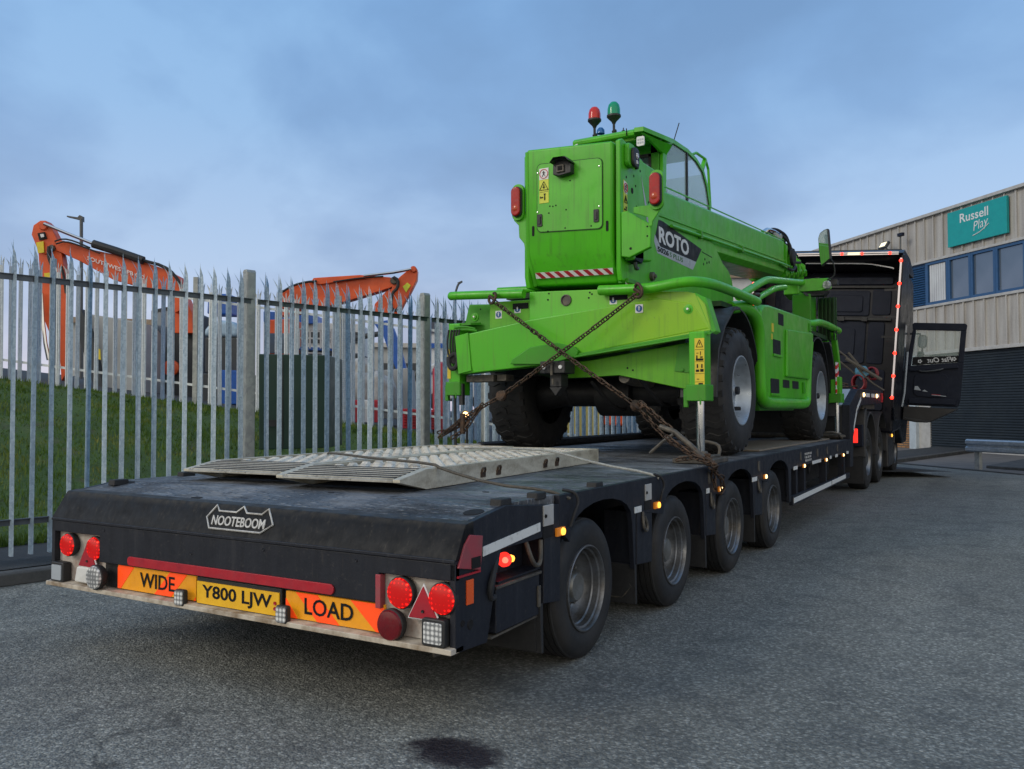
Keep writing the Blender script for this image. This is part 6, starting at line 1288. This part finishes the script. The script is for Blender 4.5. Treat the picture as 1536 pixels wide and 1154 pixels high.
# pads and timbers on the deck
m=MB(); m.box(1.02,1.34,3.50,3.92,.888,.925); m.box(1.06,1.12,3.52,3.9,.925,.945); m.box(1.22,1.28,3.52,3.9,.925,.945); pd=obj('outrigger_pad',m,'dirty_steel',None,bevel=.006); tag(pd,'grey steel pad under the right stabiliser leg of the telehandler','pad')
m=MB(); m.tube([(1.24,3.98,.90),(1.25,4.0,1.0),(1.20,4.0,1.03),(1.05,4.0,1.05)],.014,8,1); o=obj('bent_bar',m,'dirty_steel'); tag(o,'bent steel bar standing beside the stabiliser pad','bar')
m=MB(); m.tube([(-1.27,4.3,.935),(-1.22,6.0,.935),(-1.25,8.9,.93)],.05,10); o=obj('rubber_roll',m,'black_rubber'); tag(o,'long black rubber roll lying along the left deck edge under the telehandler','roll')
for y0,y1,l in ((5.3,8.0,'pale worn timber board on the deck between the telehandler wheels'),):
    m=MB(); m.box(.45,1.16,y0+.3,y1+1.35,.887,.905); o=obj('timber_board',m,'wood',None,bevel=.004); tag(o,l,'board')

# lit work lamp on the far side of the deck
wl3=thing('work_light',(-1.3,4.0,1.2),'small bright warm work light seen beside the left chain','light')
lp_=seen(698,622,4.6); m=MB(); m.lathe([(0,.03),(-.02,.028),(-.03,0)],lp_,(.2,-1,0),12); obj('bulb',m,'lamp_warm',wl3); m=MB(); m.lathe([(0,.045),(.03,.03),(.05,0)],lp_,(.2,-1,0) if False else (-.2,1,0),12); m.tube([lp_+Vector((0,.03,0)),Vector((lp_.x,lp_.y+.03,.89))],.012,6); obj('housing',m,'black_plastic',wl3)

# ============================================================ TRACTOR UNIT
TR=thing('tractor_unit',(0,13.6,0),'black tractor unit with lit red marker strips and its driver side door wide open','truck')
SR_=math.sin(R(4.3)); CR_=math.cos(R(4.3))
CXM=Matrix.Translation((.13,0,0))@Matrix(((CR_,0,SR_,0),(0,1,0,0),(-SR_,0,CR_,0),(0,0,0,1)))
TXM=Matrix.Translation((.05,0,0))
def tobj(n,m,mat,p=TR,bevel=0,x=CXM,**k): return obj(n,m,mat,p,bevel=bevel,xf=x,**k)
# cab shell
m=MB(); m.prism([(13.95,.95),(13.95,3.62),(14.05,3.90),(14.6,4.02),(15.9,3.95),(16.35,3.2),(16.45,2.2),(16.5,.7),(15.9,.7),(15.3,1.0)],'x',-1.24,1.24); cb_=tobj('cab',m,'cab_paint',bevel=.05,seg=3)
# back wall panels
for (x0,x1,z0,z1) in ((-1.0,-.1,3.08,3.55),(-.05,.72,3.08,3.55),(.76,1.08,3.10,3.58),(-1.0,-.1,2.2,2.98),(-.05,.68,2.2,2.98),(.72,1.0,2.2,2.98),(-1.0,1.05,1.35,2.1),(-1.05,1.1,3.66,3.80)):
    m=MB(); m.prism(rrect(x0,x1,z0,z1,.05),'y',13.925,13.955); tobj('back_panel',m,'cab_plastic',cb_,.015)
for (x0,x1,z0,z1) in ((.0,.60,3.15,3.46),(.05,.5,2.35,2.85),(-.9,-.2,3.15,3.46)):
    m=MB(); m.prism(rrect(x0,x1,z0,z1,.05),'y',13.905,13.93); tobj('back_panel',m,'cab_plastic',cb_,.012)
m=MB(); m.box(-1.1,1.1,13.88,13.95,3.00,3.04); m.box(-1.1,1.12,13.90,13.95,3.60,3.63); m.box(.2,.3,13.86,13.9,2.98,3.06); m.box(.6,.7,13.86,13.9,2.98,3.06); tobj('cab_rib',m,'black_plastic',cb_)
m=MB(); m.box(.62,.92,13.86,13.92,1.95,2.05); tobj('vent',m,'black_void',cb_)
# side extenders with lit strips
for s in (1,-1):
    m=MB(); m.prism([(13.30,1.42),(13.30,4.10),(13.42,4.14),(14.3,4.08),(14.3,1.2),(13.5,1.2)],'x',*sorted((1.27*s,1.31*s))); ex=tobj('side_extender',m,'cab_paint',bevel=.012)
    m=MB(); m.box(*sorted((1.255*s,1.285*s)),13.282,13.298,1.62,4.05); ls=tobj('light_strip',m,'led_strip_white',ex)
    for z in (4.0,3.6,3.2,2.79,2.38,1.98,1.60):
        m=MB(); m.lathe([(0,.030),(-.015,.026),(-.022,0)],(1.268*s,13.285,z),'y',12); tobj('marker_led',m,'led_red',ls)
    m=MB(); m.box(*sorted((1.0*s,1.27*s)),13.55,13.58,2.66,2.70); m.box(*sorted((1.0*s,1.27*s)),13.55,13.58,3.02,3.06); m.box(*sorted((1.0*s,1.27*s)),13.55,13.58,3.5,3.54); tobj('stay',m,'black_plastic',ex)
m=MB(); m.prism([(13.36,4.10),(13.30,4.14),(13.6,4.24),(14.5,4.22),(15.3,4.05),(15.3,3.95),(14.0,3.92)],'x',-1.29,1.29); rd=tobj('roof_deflector',m,'cab_paint',bevel=.015)
m=MB(); m.box(-1.2,1.22,13.315,13.335,4.115,4.165); rs=tobj('light_strip',m,'led_strip_white',rd)
m=MB(); m.box(-1.27,1.27,13.29,13.31,4.19,4.205); tobj('edge',m,'black_plastic',rd)
m=MB(); m.tube([(-.4,13.6,4.02),(.3,13.6,4.01),(.7,13.6,4.0),(.95,13.6,3.95)],.012,6,1); m.tube([(.95,13.6,3.95),(1.1,13.58,3.92),(1.13,13.58,3.90)],.012,6,1); tobj('roof_bar',m,'label_white',rd)
for x in (-.9,-.55,.0,.28,.62,1.08): 
    m=MB(); m.lathe([(0,.026),(-.015,.022),(-.02,0)],(x,13.315,4.14),'y',12); tobj('marker_led',m,'led_red',rs)
m=MB(); m.box(.38,.58,13.308,13.314,4.118,4.162); tobj('number_light',m,'flood_warm',rs)
m=MB(); m.prism([(14.35,2.15),(15.15,2.15),(15.15,3.0),(14.5,3.05),(14.35,2.9)],'x',1.235,1.25); tobj('side_window',m,'glass_window',cb_)
# wing mirror of the cab is folded behind the door; open door
DY=15.25
m=MB(); pts=[(1.33,3.06),(1.36,3.09),(2.24,3.09),(2.27,3.06),(2.24,1.60),(2.20,1.50),(1.32,1.48),(1.27,1.55),(1.26,2.2)]
win=[(1.40,2.95),(2.17,2.95),(2.155,2.35),(1.35,2.25)]
def doorring(outer,inner,y0,y1):
    m=MB(); return m
m=MB(); m.prism([(1.33,3.06),(1.36,3.09),(2.24,3.09),(2.27,3.06),(2.26,2.95),(1.34,2.95)],'y',DY,DY+.08); m.prism([(1.34,2.95),(1.40,2.95),(1.35,2.25),(1.27,2.25)],'y',DY,DY+.08); m.prism([(2.17,2.95),(2.262,2.95),(2.25,2.35),(2.155,2.35)],'y',DY,DY+.08); m.prism([(1.27,2.25),(1.35,2.25),(2.155,2.35),(2.25,2.35),(2.235,1.60),(2.20,1.50),(1.32,1.48),(1.27,1.55)],'y',DY,DY+.09)
dd=tobj('door',m,'cab_plastic',bevel=.012)
m=MB(); m.prism(win,'y',DY+.04,DY+.046); tobj('window',m,'glass_door',dd)
m=MB(); m.prism([(1.33,2.20),(2.16,2.30),(2.17,2.24),(1.75,2.19),(1.33,2.14)],'y',DY-.05,DY); m.prism(rrect(1.42,2.02,1.66,2.12,.12),'y',DY-.02,DY); m.prism([(1.36,1.52),(2.16,1.54),(2.17,1.66),(1.36,1.62)],'y',DY-.06,DY); tobj('door_trim',m,'cab_plastic',dd,.01)
m=MB(); m.tube([(1.5,DY-.03,2.17),(1.56,DY-.06,2.14),(1.86,DY-.06,2.19),(1.93,DY-.03,2.23)],.016,8,1); tobj('grab_handle',m,'lamp_grey',dd)
m=MB(); m.prism([(1.44,1.79),(1.56,1.78),(1.50,1.86),(1.45,1.86)],'y',DY-.028,DY-.02); m.prism([(1.75,1.70),(2.0,1.69),(2.0,1.702),(1.75,1.71)],'y',DY-.065,DY-.06); m.prism([(1.58,1.77),(1.68,1.76),(1.62,1.80)],'y',DY-.028,DY-.02); tobj('reflector',m,'label_grey',dd)
m=MB(); m.prism([(1.75,1.712),(1.90,1.706),(1.90,1.716),(1.75,1.722)],'y',DY-.066,DY-.06); tobj('door_light',m,'red_paint',dd)
m=MB(); m.prism([(1.365,2.26),(2.155,2.36),(2.158,2.48),(1.372,2.42)],'y',DY+.032,DY+.037); wb_=tobj('window_sticker',m,'label_black',dd)
o_=CXM@Vector((2.06,DY+.030,2.365)); ux=(CXM.to_3x3()@Vector((-1,0,-.10))); uz=(CXM.to_3x3()@Vector((0,0,1)))
text('Flat Out','label_white',wb_,o_,ux,uz,h=.095,w=.44,off=.01,ext=.001,shear=.35)
for x,z in ((2.085,2.415),(1.50,2.345)):
    m=MB()
    for i in range(5):
        a=2*PI*i/5; m.lathe([(0,.016),(-.003,.014),(-.003,0)],(x+.026*math.cos(a),DY+.034,z+.026*math.sin(a)),'y',8)
    tobj('flower_mark',m,'label_white',wb_)
m=MB(); m.prism(rrect(1.42,1.58,2.62,2.88,.07),'y',DY+.30,DY+.42); m.prism(rrect(1.42,1.54,2.2,2.55,.04),'y',DY+.30,DY+.42); m.tube([(1.26,DY+.4,2.9),(1.5,DY+.38,2.9),(1.5,DY+.38,2.2),(1.26,DY+.4,2.2)],.02,8,1); mi=tobj('wing_mirror',m,'black_plastic',TR,.02)
m=MB(); m.prism(rrect(1.44,1.56,2.65,2.85,.05),'y',DY+.296,DY+.30); tobj('glass',m,'glass_window',mi)
m=MB(); m.prism([(1.26,1.20),(1.75,1.18),(2.15,1.42),(2.2,1.47),(1.26,1.46)],'y',DY,DY+.55); m.prism([(1.26,1.19),(1.5,1.16),(1.72,1.17),(1.75,1.2),(1.26,1.25)],'y',DY-.02,DY+.5); tobj('door_step_cover',m,'tank_black',TR,.02)
m=MB(); m.tube([(1.27,14.95,1.45),(1.30,14.93,1.7),(1.31,14.93,2.5)],.018,8); tobj('grab_rail',m,'label_grey',TR)
# lower body
m=MB(); m.box(-.42,-.34,10.9,16.2,.78,1.05,TXM); m.box(.34,.42,10.9,16.2,.78,1.05); tobj('chassis_rail',m,'black_plastic',x=TXM)
m=MB(); m.lathe([(0,.45),(.08,.45)],(.05,12.3,1.22),'z',24,True); tobj('fifth_wheel',m,'dirty_steel',x=TXM)
def guard(yc,x0,x1,r,zc,side):
    o_=arc(yc,zc,r,-8,188,18); i_=arc(yc,zc,r-.04,-8,188,18)[::-1]; m=MB(); m.prism(o_+i_,'x',*sorted((x0*side,x1*side))); return m
TW=1.24
def truck_wheel(c,s):
    w=bpy.data.objects.new('wheel',None); COL.objects.link(w); w.parent=TR; c=Vector(c); w.location=c-ORG[TR.name]; ORG[w.name]=c
    m=MB(); m.lathe([(-.02*s,.30),(0,.34),(0,.42),(-.02*s,.49),(-.05*s,.505),(-.26*s,.505),(-.29*s,.49),(-.31*s,.40),(-.29*s,.30)],c,'x',48); obj('tyre',m,'black_rubber',w)
    m=MB(); m.lathe([(-.02*s,.305),(-.01*s,.295),(-.05*s,.275),(-.12*s,.26),(-.10*s,.20),(-.04*s,.15),(-.02*s,.10),(-.01*s,0)],c,'x',40); obj('rim',m,'rim_silver',w)
    m=MB()
    for i in range(10):
        a=2*PI*i/10; m.lathe([(-.09*s,.022),(-.06*s,.020),(-.05*s,0)],c+Vector((0,.215*math.cos(a),.215*math.sin(a))),'x',8)
    obj('wheel_nuts',m,'chrome',w); return w
for s in (1,-1):
    w0=truck_wheel((TW*s+.05,0,.51),s)
    for k,y in enumerate((12.05,13.45,15.75)):
        L_=Vector((TW*s+.05,y,.51))-ORG[TR.name]; o=w0 if k==0 else dup(w0,parent=TR); o.location=L_; ORG[o.name]=ORG[TR.name]+L_
    for yc in (12.05,13.45):
        tobj('mudguard',guard(yc,.80,1.285,.64,.62,s),'mudguard',bevel=.012,x=TXM,ang=50)
    m=MB(); m.prism([(11.33,.55),(11.33,1.10),(11.40,1.25),(11.55,1.33),(11.58,1.05),(11.44,.9),(11.42,.55)],'x',*sorted((.80*s,1.29*s))); tobj('mudguard_back',m,'mudguard',bevel=.015,x=TXM)
    m=MB(); m.prism([(11.34,.60),(11.37,.60),(11.36,.14),(11.33,.14)],'x',*sorted((.72*s,1.26*s))); tobj('mud_flap',m,'black_rubber',x=TXM)
    m=MB(); m.box(*sorted((.92*s,1.27*s)),11.22,11.325,.72,1.06); tl=tobj('tail_lamp',m,'cab_plastic',bevel=.012,x=TXM)
    m=MB(); m.box(*sorted((.98*s,1.20*s)),11.20,11.222,.78,1.0); tobj('lens',m,'lamp_red_soft',tl,.01,x=TXM); m=MB(); m.box(*sorted((1.08*s,1.13*s)),11.192,11.2,.80,.98); tobj('bulb',m,'tail_tractor',tl,x=TXM)
    m=MB(); m.box(*sorted((.85*s,1.25*s)),11.45,12.75,1.30,1.40); tobj('catwalk_plate',m,'dirty_steel',bevel=.01,x=TXM)
    m=MB(); m.prism([(14.20,.22),(14.20,1.15),(15.08,1.15),(15.10,.9),(15.02,.55),(15.05,.24)],'x',*sorted((.75*s,1.29*s))); sk=tobj('side_skirt',m,'tank_black',bevel=.03,x=TXM,seg=3)
    m=MB(); m.prism([(14.3,.98),(15.0,.98),(15.0,1.0),(14.3,1.0)],'x',*sorted((1.285*s,1.295*s))); tobj('trim_strip',m,'label_grey',sk,x=TXM)
    m=MB(); m.lathe([(0,.03),(.015*s,.026),(.02*s,0)],(1.29*s,14.75,.80),'x',12); tobj('side_marker_lamp',m,'lamp_amber',sk,x=TXM)
    o_=arc(15.75,.58,.66,5,175,18); i_=arc(15.75,.58,.60,5,175,18)[::-1]; m=MB(); m.prism(o_+i_,'x',*sorted((.9*s,1.30*s))); tobj('wheel_arch',m,'tank_black',bevel=.015,x=TXM,ang=50)
text('M.V.D.','label_grey',TR,(.93,11.325,.22),(1,0,0),(0,0,1),h=.08,w=.25,off=0) if False else None
m=MB(); m.prism([(15.05,.55),(16.5,.55),(16.5,1.2),(15.05,1.2)],'x',-1.2,1.2); tobj('front_lower_body',m,'black_void',x=TXM)
m=MB(); m.box(-1.1,1.1,13.9,15.3,.75,1.2); tobj('under_cab',m,'black_void',x=TXM)
# air lines and clutter behind the cab
def coil(x,y,z,r,n,mat,name,tilt=.15):
    m=MB(); P=[]
    for i in range(n*14): a=2*PI*i/14; P.append((x+r*math.cos(a),y+i*.0020,z+r*1.3*math.sin(a)))
    m.tube(P,.016,6); tobj(name,m,mat,x=Matrix.Identity(4))
coil(1.04,12.75,1.76,.10,11,'hose_red','air_hose'); coil(1.24,12.9,1.92,.08,9,'hose_red','air_hose'); 
m=MB(); m.lathe([(0,.10),(.14,.12),(.22,.05)],(1.16,12.85,1.86),(-.5,0,.6),14,True); tobj('hose_cap',m,'hose_blue',x=Matrix.Identity(4))
m=MB(); m.tube([(.86,12.7,2.18),(1.1,12.7,2.02),(1.42,12.75,1.80)],.030,6); m.tube([(.9,12.7,2.28),(1.05,12.7,2.08),(1.12,12.75,1.95)],.022,6); tobj('strap_end',m,'rope_dark',x=Matrix.Identity(4))
m=MB(); m.tube([(.2,12.6,3.0),(.5,12.7,2.5),(.9,12.7,2.2),(1.2,12.75,1.8),(1.45,12.8,1.62)],.014,6,2); m.tube([(.1,12.6,2.9),(.45,12.7,2.4),(.8,12.7,2.1),(1.0,12.8,1.9)],.014,6,2); tobj('cable',m,'rope_dark',x=Matrix.Identity(4))
m=MB(); m.box(.9,1.4,12.95,13.05,1.42,1.58); tobj('red_block',m,'red_paint',x=Matrix.Identity(4)) 
t=thing('chain_heap',(.6,11,1.65),'dark heap of chains and straps lying on the swan neck behind the cab','chain'); m=MB()
for i in range(9):
    a=[(random.uniform(.1,1.2),random.uniform(10.6,12),1.64+random.uniform(0,.14)) for _ in range(4)]; m.tube(a,random.uniform(.012,.02),6,2)
obj('chains',m,'rust_chain',t); m=MB(); m.lathe([(-.1,.05),(-.1,.10),(.1,.10),(.1,.05)],(.82,11.2,1.80),(1,.3,0),16,True); obj('ratchet_drum',m,'dirty_steel',t)
